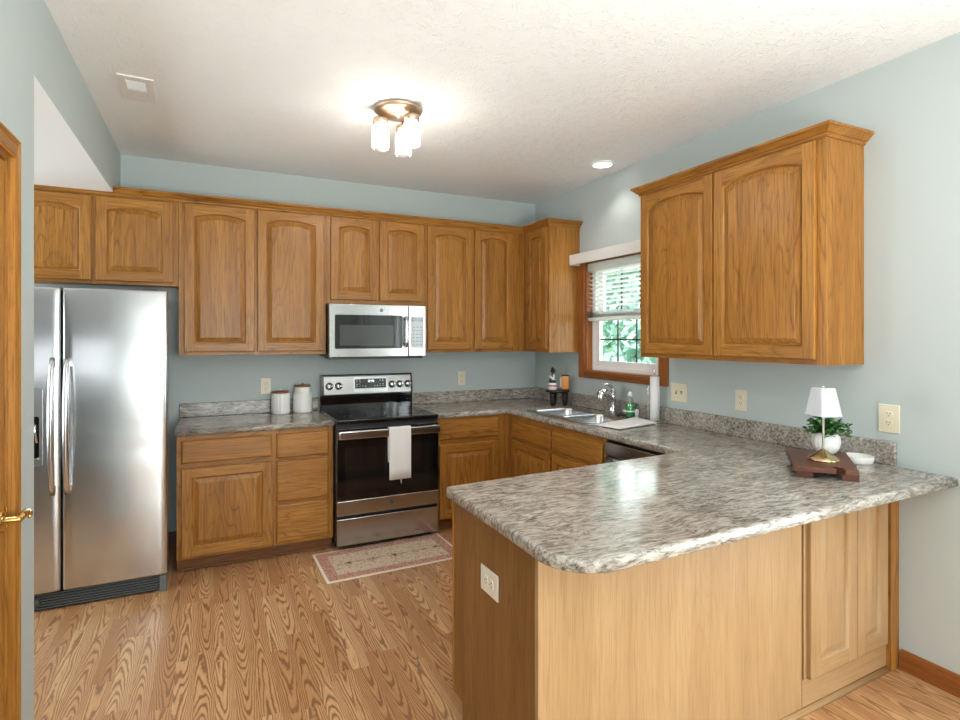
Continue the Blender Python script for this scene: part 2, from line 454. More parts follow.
b = MB(); wall_cells(b, 'x', -5.2, -5.07, -8.0, 0.0, 0, H, [(-1.9, -0.4, 0.6, 2.1)]); struct(b.build('wall_alcove', WALL))
b = MB(); wall_cells(b, 'y', -5.13, -5.0, -5.07, XL - TW, 0, H, [(-4.9, -3.6, 1.1, 2.2)]); struct(b.build('wall_hall', WALL))
# baseboards
def baseboard(name, p0, p1, nrm, mat):
    prof = [(0, 0.0), (0.016, 0.0), (0.016, 0.066), (0.012, 0.080), (0.006, 0.088), (0, 0.090)]
    b = MB(); L = [[(p[0] + nrm[0]*o, p[1] + nrm[1]*o, z) for (o, z) in prof] for p in (p0, p1)]
    b.loops(L, 0, True, True, True, False); return struct(b.build(name, mat))
baseboard('baseboard_right', (0.0, -8.0), (0.0, -3.16), (-1, 0), TY)
baseboard('baseboard_left', (XL, -8.0), (XL, -3.29), (1, 0), TY)
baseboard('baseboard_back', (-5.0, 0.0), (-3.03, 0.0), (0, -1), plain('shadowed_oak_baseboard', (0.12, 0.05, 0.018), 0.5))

# ---- kitchen window
win = bpy.data.objects.new('window_1', None); COL.objects.link(win); win.location = (0, -1.232, 1.66); struct(win, 'white double-hung window with oak casing over the sink')
WO = (0, -1.232, 1.66)
CW = 0.084
b = MB()
def casing_bar(b, a, c, mi):   # box with a stepped face
    b.box(-0.018, 0, a[0], c[0], a[1], c[1], mi, 0.004)
casing_bar(b, (WY1, WZ0 - 0.052), (WY1 + CW, WZ1 + 0.075), 1); casing_bar(b, (WY0 - CW, WZ0 - 0.052), (WY0, WZ1 + 0.075), 1)
casing_bar(b, (WY0, WZ0 - 0.052), (WY1, WZ0), 0); casing_bar(b, (WY0, WZ1), (WY1, WZ1 + 0.075), 0)
for y0, y1, mi in ((WY1 + 0.006, WY1 + 0.03, 1), (WY0 - 0.03, WY0 - 0.006, 1)):
    b.box(-0.023, -0.016, y0, y1, WZ0 - 0.02, WZ1 + 0.04, mi, 0.003)
b.box(-0.023, -0.016, WY0, WY1, WZ0 - 0.032, WZ0 - 0.012, 0, 0.003)
b.build('casing', [TY, TZ], win, WO)
b = MB()
b.box(-0.004, 0.07, WY1 - 0.012, WY1, WZ0, WZ1); b.box(-0.004, 0.07, WY0, WY0 + 0.012, WZ0, WZ1)
b.box(-0.0035, 0.07, WY0 + 0.012, WY1 - 0.012, WZ0, WZ0 + 0.010); b.box(-0.0035, 0.07, WY0 + 0.012, WY1 - 0.012, WZ1 - 0.012, WZ1)
b.build('jamb', TZ, win, WO)
b = MB()   # vinyl frame
fy0, fy1, fz0, fz1 = WY0 + 0.012, WY1 - 0.012, WZ0 + 0.010, WZ1 - 0.012
for (y0, y1, z0, z1) in ((fy0, fy0+0.045, fz0, fz1), (fy1-0.045, fy1, fz0, fz1), (fy0+0.045, fy1-0.045, fz0, fz0+0.035), (fy0+0.045, fy1-0.045, fz1-0.04, fz1)):
    b.box(0.055, 0.125, y0, y1, z0, z1, 0, 0.003)
b.build('frame', WHITEP, win, WO)
def sash(name, x, z0, z1, sidew=0.052, botw=0.055, cols=3, rows=2):
    y0, y1 = fy0 + 0.040, fy1 - 0.040
    b = MB()
    for (a, c, d, e) in ((y0, y0+sidew, z0, z1), (y1-sidew, y1, z0, z1), (y0+sidew, y1-sidew, z0, z0+botw), (y0+sidew, y1-sidew, z1-0.04, z1)):
        b.box(x-0.014, x+0.016, a, c, d, e, 0, 0.003)
    s = b.build(name, WHITEP, win, WO)
    gy0, gy1, gz0, gz1 = y0+sidew, y1-sidew, z0+botw, z1-0.04
    b = MB()
    for i in range(1, cols):
        y = gy0 + (gy1-gy0)*i/cols; b.box(x-0.003, x+0.005, y-0.006, y+0.006, gz0, gz1)
    for j in range(1, rows):
        z = gz0 + (gz1-gz0)*j/rows; b.box(x-0.003, x+0.005, gy0, gy1, z-0.006, z+0.006)
    b.build('muntins', plain('backlit_muntin', (0.09, 0.07, 0.08), 0.5), s, WO)  # backlit shade put into the dark muntin colour
    b = MB(); b.box(x+0.0055, x+0.0085, gy0, gy1, gz0, gz1); b.build('pane', GLASS, s, WO)
sash('sash', 0.072, fz0 + 0.030, 1.69); sash('sash', 0.108, 1.65, fz1 - 0.035)

# ---- patio door and rear windows (behind / beside the camera)
def glazed(name, label, axis, p, u0, u1, z0, z1, n):
    e = bpy.data.objects.new(name, None); COL.objects.link(e); struct(e, label)
    f = MB(); g = MB(); k = 0.06
    def bx(bb, a0, a1, c0, c1, d=0.03):
        if axis == 'x': bb.box(p-d, p+d, a0, a1, c0, c1, 0, 0)
        else: bb.box(a0, a1, p-d, p+d, c0, c1, 0, 0)
    bx(f, u0, u1, z0, z0+k); bx(f, u0, u1, z1-k, z1)
    for i in range(n+1):
        c = u0 + k/2 + (u1-u0-k)*i/n; bx(f, c-k/2, c+k/2, z0+k, z1-k)
    f.build('frame', WHITEP, e)
    bx(g, u0+k, u1-k, z0+k, z1-k, 0.004); g.build('pane', GLASS, e)
glazed('door_2', 'sliding glass patio door beside the dining side', 'x', 0.06, -5.45, -3.95, 0.02, 2.10, 2)
glazed('window_2', 'wide rear window behind the camera', 'y', -8.06, -3.15, -1.35, 0.15, 2.2, 3)
glazed('window_3', 'tall narrow dining window on the right wall', 'x', 0.06, -7.85, -7.25, 0.3, 2.15, 1)
glazed('added_window_4', 'added unseen hall window that brightens the fridge alcove', 'x', -5.135, -1.9, -0.4, 0.6, 2.1, 2)

glazed('added_window_5', 'added unseen window at the hall end for a bright fridge reflection', 'y', -5.065, -4.9, -3.6, 1.1, 2.2, 2)

# ---- door on the left wall
dr = bpy.data.objects.new('door_1', None); COL.objects.link(dr); dr.location = (XL, -2.78, 0); struct(dr, 'oak door with brass lever at the left edge')
DO = (XL, -2.78, 0)
b = MB()
def cas(y0, y1, z0, z1, mi):
    b.box(XL, XL+0.014, y0, y1, z0, z1, mi, 0.003)
def mitred_casing():
    prof = [(0.0, 0.0), (0.0, 0.018), (0.010, 0.020), (0.022, 0.014), (0.05, 0.012), (0.066, 0.017), (0.074, 0.012), (0.080, 0.0)]  # (outward from the opening, projection)
    y0, y1, zt = -3.19, -2.408, 2.055
    L = []
    for k in range(4):
        row = []
        for (o, pjx) in prof:
            o = o + 0.006
            if k == 0: q = (y1 + o, 0.0)
            elif k == 1: q = (y1 + o, zt + o)
            elif k == 2: q = (y0 - o, zt + o)
            else: q = (y0 - o, 0.0)
            row.append((XL + pjx, q[0], q[1]))
        L.append(row)
    b.loops(L, 0, False, False, False, False, mis=[0, 1, 0])
mitred_casing()
b.build('casing', [OZ, OY], dr, DO)
b = MB()
b.box(XL-TW, XL, -2.395-0.012, -2.395, 0, 2.06); b.box(XL-TW, XL, -3.19, -3.19+0.012, 0, 2.06); b.box(XL-TW, XL, -3.19, -2.395, 2.048, 2.06)
b.box(XL-0.06, XL-0.045, -2.395-0.022, -2.395-0.012, 0, 2.048)
b.build('jamb', OZ, dr, DO)
b = MB(); b.box(XL-0.043, XL-0.006, -3.175, -2.410, 0.008, 2.045, 0, 0.003)
slab_o = b.build('door_slab', OZ, dr, DO)
b = MB()
hx, hy, hz = XL - 0.006, -2.450, 0.945
b.lathe((hx, hy, hz), [(0.0, 0.0), (0.033, 0.0), (0.033, 0.004), (0.027, 0.010), (0.012, 0.014), (0.011, 0.050), (0.0, 0.052)], 20, 0, True, 'x')
b.tube([(hx+0.045, hy-0.005, hz), (hx+0.047, hy+0.03, hz+0.004), (hx+0.047, hy+0.06, hz+0.006), (hx+0.046, hy+0.09, hz), (hx+0.045, hy+0.112, hz-0.010), (hx+0.045, hy+0.118, hz-0.020), (hx+0.045, hy+0.110, hz-0.026)],
       [0.011, 0.011, 0.010, 0.009, 0.008, 0.007, 0.005], 12, 0)
b.build('lever_handle', BRASS, slab_o, DO)
b = MB(); b.box(hx-0.03, hx+0.004, -2.4095, -2.407, hz-0.03, hz+0.03); b.box(XL-0.03, XL-0.001, -2.4075, -2.4065, hz-0.035, hz+0.035); b.build('latch_plate', BRASS, slab_o, DO)

# ================================================================ CABINETS
def door_mesh(w, h, arch=0.0, fr=0.058, sq=False):
    """two MBs (frame, panel), local: x 0..w, z 0..h, back at y=0, front at y=-0.02"""
    F, P = MB(), MB(); t = 0.020
    NA = 14
    def opening(d, y):
        x0, x1, z0, z1 = fr + d, w - fr - d, fr + d, h - fr - d
        pts = [(x0, y, z0), (x1, y, z0)]
        a = arch
        if a > 0:
            zs = z1 - a
            for i in range(NA + 1):
                u = i/NA
                k = 1 - (2*u - 1)**2
                # shoulders with a raised arc between them
                pts.append((x1 + (x0 - x1)*u, y, zs + a*k))
        else:
            for i in range(NA + 1):
                u = i/NA; pts.append((x1 + (x0 - x1)*u, y, z1))
        return pts
    e = 0.005
    # outer edge
    rect = lambda d, y: [(d, y, d), (w-d, y, d), (w-d, y, h-d), (d, y, h-d)]
    F.loops([rect(0, 0), rect(0, -t+e), rect(e*0.3, -t+e*0.3), rect(e, -t)], 0, True, True, False, False)
    o = opening(0, -t); x0, x1 = fr, w - fr
    F.face([(e, -t, e), (x0, -t, e), (x0, -t, h-e), (e, -t, h-e)], 0)
    F.face([(x1, -t, e), (w-e, -t, e), (w-e, -t, h-e), (x1, -t, h-e)], 0)
    F.face([(x0, -t, e), (x1, -t, e), (x1, -t, fr), (x0, -t, fr)], 1)
    top = o[2:]
    for i in range(NA):
        p, q = top[i], top[i+1]
        F.face([p, (p[0], -t, h-e), (q[0], -t, h-e), q], 1)
    F.loops([opening(0, -t), opening(0.002, -t+0.001), opening(0.006, -t+0.008), opening(0.008, -t+0.0145)], 0, True, False, False, True)
    P.loops([opening(0.008, -t+0.0145), opening(0.012, -t+0.0145), opening(0.014, -t+0.0105), opening(0.038, -t+0.003), opening(0.040, -t+0.001)], 0, True, False, True, False)
    return F, P
def add_door(par, x, z, w, h, y, arch=0.0, mats=None, name='door', fr=0.058):
    mats = mats or (OZ, OX)
    F, P = door_mesh(w, h, arch, fr)
    d = F.build(name, list(mats), par); d.location = (x, y, z)
    p = P.build('raised_panel', [mats[0]], d)
    return d
def add_drawer(par, x, z, w, h, y, mats=None, name='drawer_front'):
    b = MB(); t = 0.020
    r = lambda d, yy: [(d, yy, d), (w-d, yy, d), (w-d, yy, h-d), (d, yy, h-d)]
    b.loops([r(0, 0), r(0, -t+0.010), r(0.003, -t+0.004), r(0.011, -t)], 0, True, True, True, False)
    d = b.build(name, [OX if mats is None else mats], par); d.location = (x, y, z); return d

def frame_mesh(w, z0, z1, y, members):
    """face frame boxes (x0,x1,z0,z1,mi)"""
    b = MB()
    for (a, c, d, e, mi) in members: b.box(a, c, y + (0.0007 if mi else 0.0), y + 0.019, d, e, mi, 0.0008, 1)
    return b

UG, BG = 'oak wall cabinets', 'oak base cabinets'
def upper(label, x_or_loc, rz, w, z0, doors, z1=2.44, depth=0.305, dz0=None, dz1=2.412, arch=0.027, side_mats=None):
    t = thing('wall_cabinet', label, 'cabinet', x_or_loc, rz, UG)
    H_ = z1 - z0
    b = MB()
    b.box(0, 0.016, -depth+0.019, -0.001, 0, H_, 0); b.box(w-0.016, w, -depth+0.019, -0.001, 0, H_, 0)
    b.box(0.016, w-0.016, -depth+0.019, -0.001, 0.012, 0.026, 1); b.box(0.016, w-0.016, -depth+0.019, -0.001, H_-0.02, H_, 1)
    b.box(0.016, w-0.016, -0.012, -0.001, 0.026, H_-0.02, 0)
    b.build('body', [OZ, OX], t)
    mem = [(0, doors[0][0]+0.012, 0, H_, 0), (doors[-1][1]-0.012, w, 0, H_, 0)]
    for d0, d1 in zip(doors[:-1], doors[1:]):
        mem.append((d0[1]-0.010, d1[0]+0.010, 0, H_, 0))
    xs = doors[0][0]+0.012; xe = doors[-1][1]-0.012
    dz0v = 0.026 if dz0 is None else dz0
    mem += [(xs, xe, 0, dz0v + 0.012, 1), (xs, xe, dz1 - z0 - 0.012, H_, 1)]
    frame_mesh(w, 0, H_, -depth, mem).build('face_frame', [OZ, OX], t)
    for (a, c) in doors: add_door(t, a, dz0v, c - a, dz1 - z0 - dz0v, -depth, arch)
    return t
ZU = 1.3705
upper('oak wall cabinet with two arched doors above the stainless fridge', (-3.98, 0, 1.842), 0, 0.967, 1.842, [(0.04, 0.477), (0.499, 0.935)], dz0=0.022, dz1=2.405, arch=0.024)
upper('tall oak wall cabinet with two arched doors above the white canisters', (-3.012, 0, ZU), 0, 0.979, ZU, [(0.033, 0.480), (0.497, 0.962)])
upper('short oak wall cabinet with two small arched doors above the microwave', (-2.032, 0, 1.753), 0, 0.797, 1.753, [(0.033, 0.392), (0.412, 0.782)], dz0=0.030, arch=0.022)
upper('tall oak wall cabinet with two arched doors between microwave and room corner', (-1.234, 0, ZU), 0, 0.929, ZU, [(0.014, 0.420), (0.439, 0.818)])
upper('narrow one-door oak cabinet beside the window, its plain end facing out', (0, -0.3058, ZU), -PI/2, 0.4142, ZU, [(0.075, 0.390)], arch=0.020)
# crown along the back run and around the corner cabinet
CROWN = [(0.0, 2.416), (0.006, 2.416), (0.010, 2.424), (0.012, 2.430), (0.020, 2.433), (0.030, 2.446), (0.040, 2.455), (0.046, 2.457), (0.046, 2.470), (0.0, 2.470)]
def sweep(path, prof):
    """path 2-D points, outward side on the right of travel"""
    n = len(path); L = []
    for i in range(n):
        p = Vector(path[i])
        ns = []
        if i > 0: e = (p - Vector(path[i-1])).normalized(); ns.append(Vector((e.y, -e.x)))
        if i < n-1: e = (Vector(path[i+1]) - p).normalized(); ns.append(Vector((e.y, -e.x)))
        if len(ns) == 2: m = (ns[0] + ns[1]) / (1 + ns[0].dot(ns[1]))
        else: m = ns[0]
        L.append([(p.x + m.x*o, p.y + m.y*o, z) for (o, z) in prof])
    return L
b = MB()
# travelling so that the room lies on the right: from the corner end back to the left
b.loops(list(sweep([(-3.98, -0.3055), (-0.3255, -0.3055), (-0.3055, -0.3255), (-0.3055, -0.720), (-0.001, -0.720)], CROWN)), 0, True, True, True, False, mis=[0, 0, 1, 0])
tag(b.build('crown_molding', [OX, OY]), 'long oak crown molding along the tops of the back wall cabinets', 'molding')

# big cabinet on the right wall
t = upper('large oak wall cabinet with two big arched doors right of the window', (0, -1.785, ZU), -PI/2, 1.215, ZU, [(0.018, 0.590), (0.598, 1.172)], depth=0.290, arch=0.036)
b = MB(); b.loops(sweep([(0.0, -0.001), (0.0, -0.2905), (1.215, -0.2905), (1.215, -0.001)], [(o, z - ZU) for o, z in CROWN]), 0, True, True, True, False)
b.build('crown', [OX, OY], t)

# ---- base cabinets
TOEZ = 0.088
def base(label, loc, rz, w, members, toe=True, depth=0.610, left_side=True):
    t = thing('base_cabinet', label, 'cabinet', loc, rz, BG)
    b = MB(); zt = 0.875
    b.box(0, 0.016, -depth+0.019, -0.001, TOEZ, zt, 0); b.box(w-0.016, w, -depth+0.019, -0.001, TOEZ, zt, 0)
    b.box(0.016, w-0.016, -depth+0.019, -0.001, TOEZ, TOEZ+0.016, 1); b.box(0.016, w-0.016, -0.012, -0.001, TOEZ, zt, 0)
    b.box(0.0, 0.016, -depth+0.065, -0.001, 0.0, TOEZ, 0); b.box(w-0.016, w, -depth+0.065, -0.001, 0.0, TOEZ, 0)
    b.build('body', [OZ, OX], t)
    frame_mesh(w, 0, zt, -depth, members).build('face_frame', [OZ, OX], t)
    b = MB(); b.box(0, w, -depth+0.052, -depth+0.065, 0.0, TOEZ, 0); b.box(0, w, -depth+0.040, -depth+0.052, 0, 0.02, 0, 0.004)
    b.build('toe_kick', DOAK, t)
    return t
zt = 0.875
t = base('oak base cabinet with one door and four drawers between fridge and range', (-3.010, 0, 0), 0, 0.972,
     [(0, 0.045, TOEZ, zt, 0), (0.548, 0.605, TOEZ, zt, 0), (0.925, 0.972, TOEZ, zt, 0), (0.045, 0.925, TOEZ, 0.125, 1), (0.045, 0.925, 0.835, zt, 1), (0.045, 0.548, 0.660, 0.710, 1), (0.605, 0.925, 0.650, 0.690, 1), (0.605, 0.925, 0.360, 0.395, 1)])
add_drawer(t, 0.026, 0.698, 0.541, 0.146, -0.61)
add_door(t, 0.026, 0.107, 0.541, 0.559, -0.61)
for z0, z1 in ((0.680, 0.844), (0.384, 0.660), (0.109, 0.366)): add_drawer(t, 0.594, z0, 0.344, z1 - z0, -0.61)
t = base('oak base cabinet with one drawer over one door, right of the range', (-1.262, 0, 0), 0, 0.652,
     [(0, 0.035, TOEZ, zt, 0), (0.515, 0.652, TOEZ, zt, 0), (0.035, 0.515, TOEZ, 0.125, 1), (0.035, 0.515, 0.835, zt, 1), (0.035, 0.515, 0.655, 0.715, 1)])
add_drawer(t, 0.026, 0.704, 0.508, 0.150, -0.61)
add_door(t, 0.026, 0.103, 0.508, 0.563, -0.61)
t = base('oak sink cabinet with two false drawer fronts and two doors under the sink', (0, -0.611, 0), -PI/2, 1.227,
     [(0, 0.057, TOEZ, zt, 0), (0.590, 0.660, TOEZ, zt, 0), (1.195, 1.227, TOEZ, zt, 0), (0.057, 1.195, TOEZ, 0.125, 1), (0.057, 1.195, 0.815, zt, 1), (0.057, 1.195, 0.655, 0.705, 1)], depth=0.61)
for x in (0.047, 0.641): add_drawer(t, x, 0.690, 0.564, 0.140, -0.61, name='false_drawer_front'); add_door(t, x, 0.103, 0.564, 0.563, -0.61)

# ---- dishwasher
t = thing('dishwasher', 'stainless dishwasher between the sink cabinet and the peninsula', 'dishwasher', (0, -1.841, 0), -PI/2)
b = MB(); b.box(0.003, 0.597, -0.60, -0.02, 0.09, 0.868); b.box(0.01, 0.59, -0.54, -0.1, 0, 0.09); b.build('body', BLACKP, t)
b = MB(); b.box(0.004, 0.596, -0.632, -0.602, 0.10, 0.770, 0, 0.006); b.build('door', STEEL, t)
b = MB(); b.box(0.004, 0.596, -0.632, -0.602, 0.774, 0.858, 0, 0.006); b.build('control_panel', STEEL, t)
b = MB(); b.tube([(0.06, -0.637, 0.745), (0.06, -0.665, 0.745), (0.54, -0.665, 0.745), (0.54, -0.637, 0.745)], 0.009, 10); b.build('handle', HANDLE, t)

# ---- peninsula
PR = math.radians(2.0)
t = thing('peninsula_cabinet', 'oak peninsula under the breakfast bar, with plain back and two dining-side doors', 'cabinet', (0, -3.130, 0), PR, BG)
PL = -1.952
b = MB()
b.box(PL+0.045, -0.70, 0.019, 0.03, 0.0, 0.875, 0)
b.box(-0.66, -0.026, 0.20, 0.55, 0.10, 0.875, 0)
b.box(PL+0.05, -0.70, 0.04, 0.53, 0.10, 0.12, 0); b.box(PL+0.05, -0.70, 0.04, 0.05, 0.1, 0.87, 0); b.box(-0.72, -0.70, 0.04, 0.55, 0.10, 0.87, 0)
b.build('body', OZ, t)
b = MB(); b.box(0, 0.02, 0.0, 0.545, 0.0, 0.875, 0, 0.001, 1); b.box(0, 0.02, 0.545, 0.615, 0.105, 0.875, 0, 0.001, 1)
o = b.build('end_panel', oak('shaded_oak_veneer', 'z', (0.235, 0.108, 0.030), (0.085, 0.033, 0.008), (0.29, 0.14, 0.042), 0.4, 0.3, 0.35, 0.45), t); o.location = (PL, 0, 0); o.rotation_euler = (0, 0, -PR)  # oak darkened: the shade on this end is put into the colour
b = MB(); b.box(PL+0.019, PL+0.07, 0.617, 0.636, 0.105, 0.875, 0); b.box(PL+0.07, -0.66, 0.617, 0.636, 0.105, 0.14, 1); b.box(PL+0.07, -0.66, 0.617, 0.636, 0.835, 0.875, 1); b.box(-1.33, -1.27, 0.617, 0.636, 0.14, 0.835, 0); b.box(-0.70, -0.66, 0.617, 0.636, 0.14, 0.835, 0)
b.build('face_frame', [OZ, OX], t)
for x in (PL+0.08, -1.30):
    d = add_door(t, 0, 0.12, 0.55, 0.74, 0); d.location = (x + 0.56, 0.636, 0.12); d.rotation_euler = (0, 0, PI)
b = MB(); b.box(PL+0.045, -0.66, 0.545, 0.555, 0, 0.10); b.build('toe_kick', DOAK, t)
b = MB(); b.box(PL, -0.692, -0.001, 0.018, 0.0, 0.875, 0, 0.0008, 1); b.build('back_panel', PZ, t)
b = MB(); b.box(-0.677, -0.600, 0.0, 0.019, 0.125, 0.875, 0); b.box(-0.350, -0.312, 0, 0.019, 0.125, 0.875, 0); b.box(-0.11, -0.075, 0, 0.019, 0.125, 0.875, 0); b.box(-0.6, -0.11, 0, 0.019, 0.835, 0.875, 1)
b.box(-0.690, -0.026, -0.002, 0.019, 0.02, 0.128, 1)
b.build('dining_frame', [PZ, oak('daylit_oak_horizontal', 'x', (0.37, 0.220, 0.100), (0.21, 0.112, 0.046), (0.44, 0.275, 0.135), 0.42, 0.4, 0.25, 0.4)], t)  # horizontal-grain oak, window light in its colour as well
for x, w in ((-0.658, 0.324), (-0.328, 0.240)):
    d = add_door(t, x, 0.128, w, 0.735, 0.0, 0.0, (PZ, bpy.data.materials['daylit_oak_horizontal']), fr=0.062)
b = MB(); b.box(-0.072, -0.004, -0.022, 0.02, 0.0, 0.875, 0, 0.002); b.build('corner_post', OZ, t)
b = MB()
b.loops([[(x, -0.001, 0.0), (x, -0.019, 0.0), (x, -0.018, 0.008), (x, -0.013, 0.014), (x, -0.006, 0.018), (x, -0.001, 0.019)] for x in (PL, -0.073)], 0, True, True, True, True)
b.build('shoe_molding', bpy.data.materials['daylit_oak_horizontal'], t)

# ================================================================ COUNTERTOPS
def slab(b, pts, z0, z1, r=0.012, hole=None, mi=0):
    L = []
    for d, z in ((0.004, z0), (0.0, z0 + 0.004), (0.0, z1 - r), (r*0.13, z1 - r*0.5), (r*0.5, z1 - r*0.13), (r, z1)):
        L.append([(x, y, z) for x, y in inset_poly(pts, d)])
    rows = b.loops(L, mi, True, hole is None, hole is None, True)
    if hole:
        bot = [b.bm.verts.new((x, y, z0)) for x, y in hole]; top = [b.bm.verts.new((x, y, z1)) for x, y in hole]
        n = len(hole); es = []
        for i in range(n):
            b.bm.faces.new((bot[i], bot[(i+1) % n], top[(i+1) % n], top[i]))
            es.append(b.bm.edges.get((top[i], top[(i+1) % n])))
        R = rows[-1]; m = len(R)
        for i in range(m): es.append(b.bm.edges.get((R[i], R[(i+1) % m])))
        r_ = bmesh.ops.triangle_fill(b.bm, use_beauty=True, use_dissolve=False, edges=es, normal=(0, 0, 1))
        es = [b.bm.edges.get((bot[i], bot[(i+1) % n])) for i in range(n)] + [b.bm.edges.get((rows[0][i], rows[0][(i+1) % m])) for i in range(m)]
        bmesh.ops.triangle_fill(b.bm, use_beauty=True, use_dissolve=False, edges=es, normal=(0, 0, -1))
ZC0, ZC1 = 0.876, 0.914
t = thing('worktop', 'short granite-look countertop with canisters, left of the range', 'countertop', (-3.025, 0, 0))
WO1 = (-3.025, 0, 0)
b = MB(); slab(b, [(-3.025, -0.637), (-2.036, -0.637), (-2.036, -0.002), (-3.025, -0.002)], ZC0, ZC1); b.build('countertop_slab', GRAN, t, WO1)
b = MB(); b.box(-3.022, -2.036, -0.021, -0.002, 0.9145, 1.016, 0, 0.004); b.build('backsplash', GRAN, t, WO1)

SX0, SX1, SY0, SY1 = -0.572, -0.052, -1.598, -0.768     # sink flange
t = thing('worktop', 'long granite-look countertop running past the sink into the breakfast bar', 'countertop', (-0.635, -0.635, 0))
WO2 = (-0.635, -0.635, 0)
pts = [(-0.002, -0.002), (-1.264, -0.002), (-1.264, -0.637)]
pts += [(-0.660, -0.637), (-0.645, -0.642), (-0.637, -0.655)]
pts += [(-0.637, -2.455), (-0.645, -2.468), (-0.660, -2.474)]
pts += [(-1.960, -2.560), (-1.982, -2.566), (-1.988, -2.585)]
# left end with the large rounded dining corner
pts += [(-1.992, -3.175)]
c = (-1.842, -3.262); R = 0.155
pts += [(-1.995 + 0.0, -3.225)] + arc(-1.842, -3.265, 0.153, 178, 272, 12)[1:]
pts += [(-1.60, -3.4130), (-0.8, -3.392), (-0.002, -3.374)]
b = MB(); slab(b, pts, ZC0, ZC1, 0.013, [(SX0+0.02, SY0+0.02), (SX1-0.02, SY0+0.02), (SX1-0.02, SY1-0.02), (SX0+0.02, SY1-0.02)])
b.build('countertop_slab', GRAN, t, WO2)
b = MB(); b.box(-1.262, -0.021, -0.021, -0.002, 0.9145, 1.016, 0, 0.004); b.box(-0.021, -0.002, -3.144, -0.002, 0.9145, 1.020, 0, 0.004); b.build('backsplash', GRAN, t, WO2)

# ---- sink
t = thing('kitchen_sink', 'stainless double-bowl sink set in the countertop under the window', 'sink', (-0.31, -1.183, 0.914)); KO = (-0.31, -1.183, 0.914)
def rrect(x0, x1, y0, y1, r, n=5):
    return arc(x1-r, y0+r, r, -90, 0, n) + arc(x1-r, y1-r, r, 0, 90, n) + arc(x0+r, y1-r, r, 90, 180, n) + arc(x0+r, y0+r, r, 180, 270, n)
BX0, BX1 = SX0 + 0.035, SX1 - 0.105
bowls = [(-1.165, SY1 - 0.035), (SY0 + 0.035, -1.200)]
b = MB()
out = rrect(SX0, SX1, SY0, SY1, 0.05)
rows = b.loops([[(x, y, 0.9145) for x, y in out], [(x, y, 0.918) for x, y in inset_poly(out, 0.004)], [(x, y, 0.9185) for x, y in inset_poly(out, 0.012)]], 0, True, False, False, True)
es = [b.bm.edges.get((rows[-1][i], rows[-1][(i+1) % len(out)])) for i in range(len(out))]
for (y0, y1) in bowls:
    ho = rrect(BX0, BX1, y0, y1, 0.07)
    L = []
    for d, z in ((0, 0.9185), (0.003, 0.914), (0.010, 0.895), (0.018, 0.78), (0.035, 0.745), (0.075, 0.735)):
        L.append([(x, y, z) for x, y in inset_poly(ho, d)])
    rr = b.loops(L, 0, True, False, True, True)
    es += [b.bm.edges.get((rr[0][i], rr[0][(i+1) % len(ho)])) for i in range(len(ho))]
bmesh.ops.triangle_fill(b.bm, use_beauty=True, edges=es, normal=(0, 0, 1))
b.build('basin', SINKM, t, KO)
for i, (y0, y1) in enumerate(bowls):
    b = MB(); b.lathe(((BX0+BX1)/2, (y0+y1)/2, 0.7355), [(0, 0.003), (0.03, 0.002), (0.042, 0.005), (0.045, 0.0)], 20); b.build('drain', CHROME, t, KO)
# faucet
t = thing('faucet', 'chrome single-lever faucet behind the sink bowls', 'faucet', (-0.092, -1.262, 0.9185)); FO = (-0.092, -1.262, 0.9185)
fx, fy, fz = FO
b = MB(); pl = [(fx + 0.028*math.cos(a*PI/12)*1.0, fy + (0.085 if math.sin(a*PI/12) > 0 else -0.085) + 0.028*math.sin(a*PI/12)) for a in range(24)]
b.prism(pl, fz, fz + 0.008, 0, 0.002); b.build('deck_plate', CHROME, t, FO)
b = MB(); b.lathe((fx, fy, fz), [(0.030, 0.006), (0.028, 0.03), (0.026, 0.07), (0.028, 0.115), (0.031, 0.135), (0.029, 0.150), (0.016, 0.162), (0, 0.166)], 22)
b.tube([(fx, fy, fz+0.09), (fx-0.025, fy-0.005, fz+0.125), (fx-0.065, fy-0.012, fz+0.158), (fx-0.095, fy-0.02, fz+0.172), (fx-0.125, fy-0.028, fz+0.166), (fx-0.145, fy-0.032, fz+0.15)], [0.022, 0.024, 0.026, 0.029, 0.030, 0.028], 14)
b.lathe((fx-0.140, fy-0.031, fz), [(0.022, 0.115), (0.026, 0.120), (0.026, 0.15), (0.02, 0.165)], 16)
b.build('spout', CHROME, t, FO)
b = MB(); b.tube([(fx+0.002, fy, fz+0.158), (fx+0.004, fy-0.002, fz+0.185), (fx-0.018, fy-0.004, fz+0.212), (fx-0.06, fy-0.01, fz+0.228), (fx-0.098, fy-0.016, fz+0.232)], [0.017, 0.014, 0.010, 0.008, 0.006], 12, flat=1.5)
b.build('lever', CHROME, t, FO)
# strainer / stopper
b = MB(); b.lathe((0, 0, 0), [(0, 0.0), (0.036, 0.0), (0.040, 0.004), (0.036, 0.010), (0.012, 0.011), (0.010, 0.022), (0.0, 0.024)], 22)
o = b.build('sink_stopper', BLACKP); tag(o, 'flat black sink stopper lying behind the faucet by the soap', 'stopper'); at(o, (-0.085, -1.352, 0.9187))

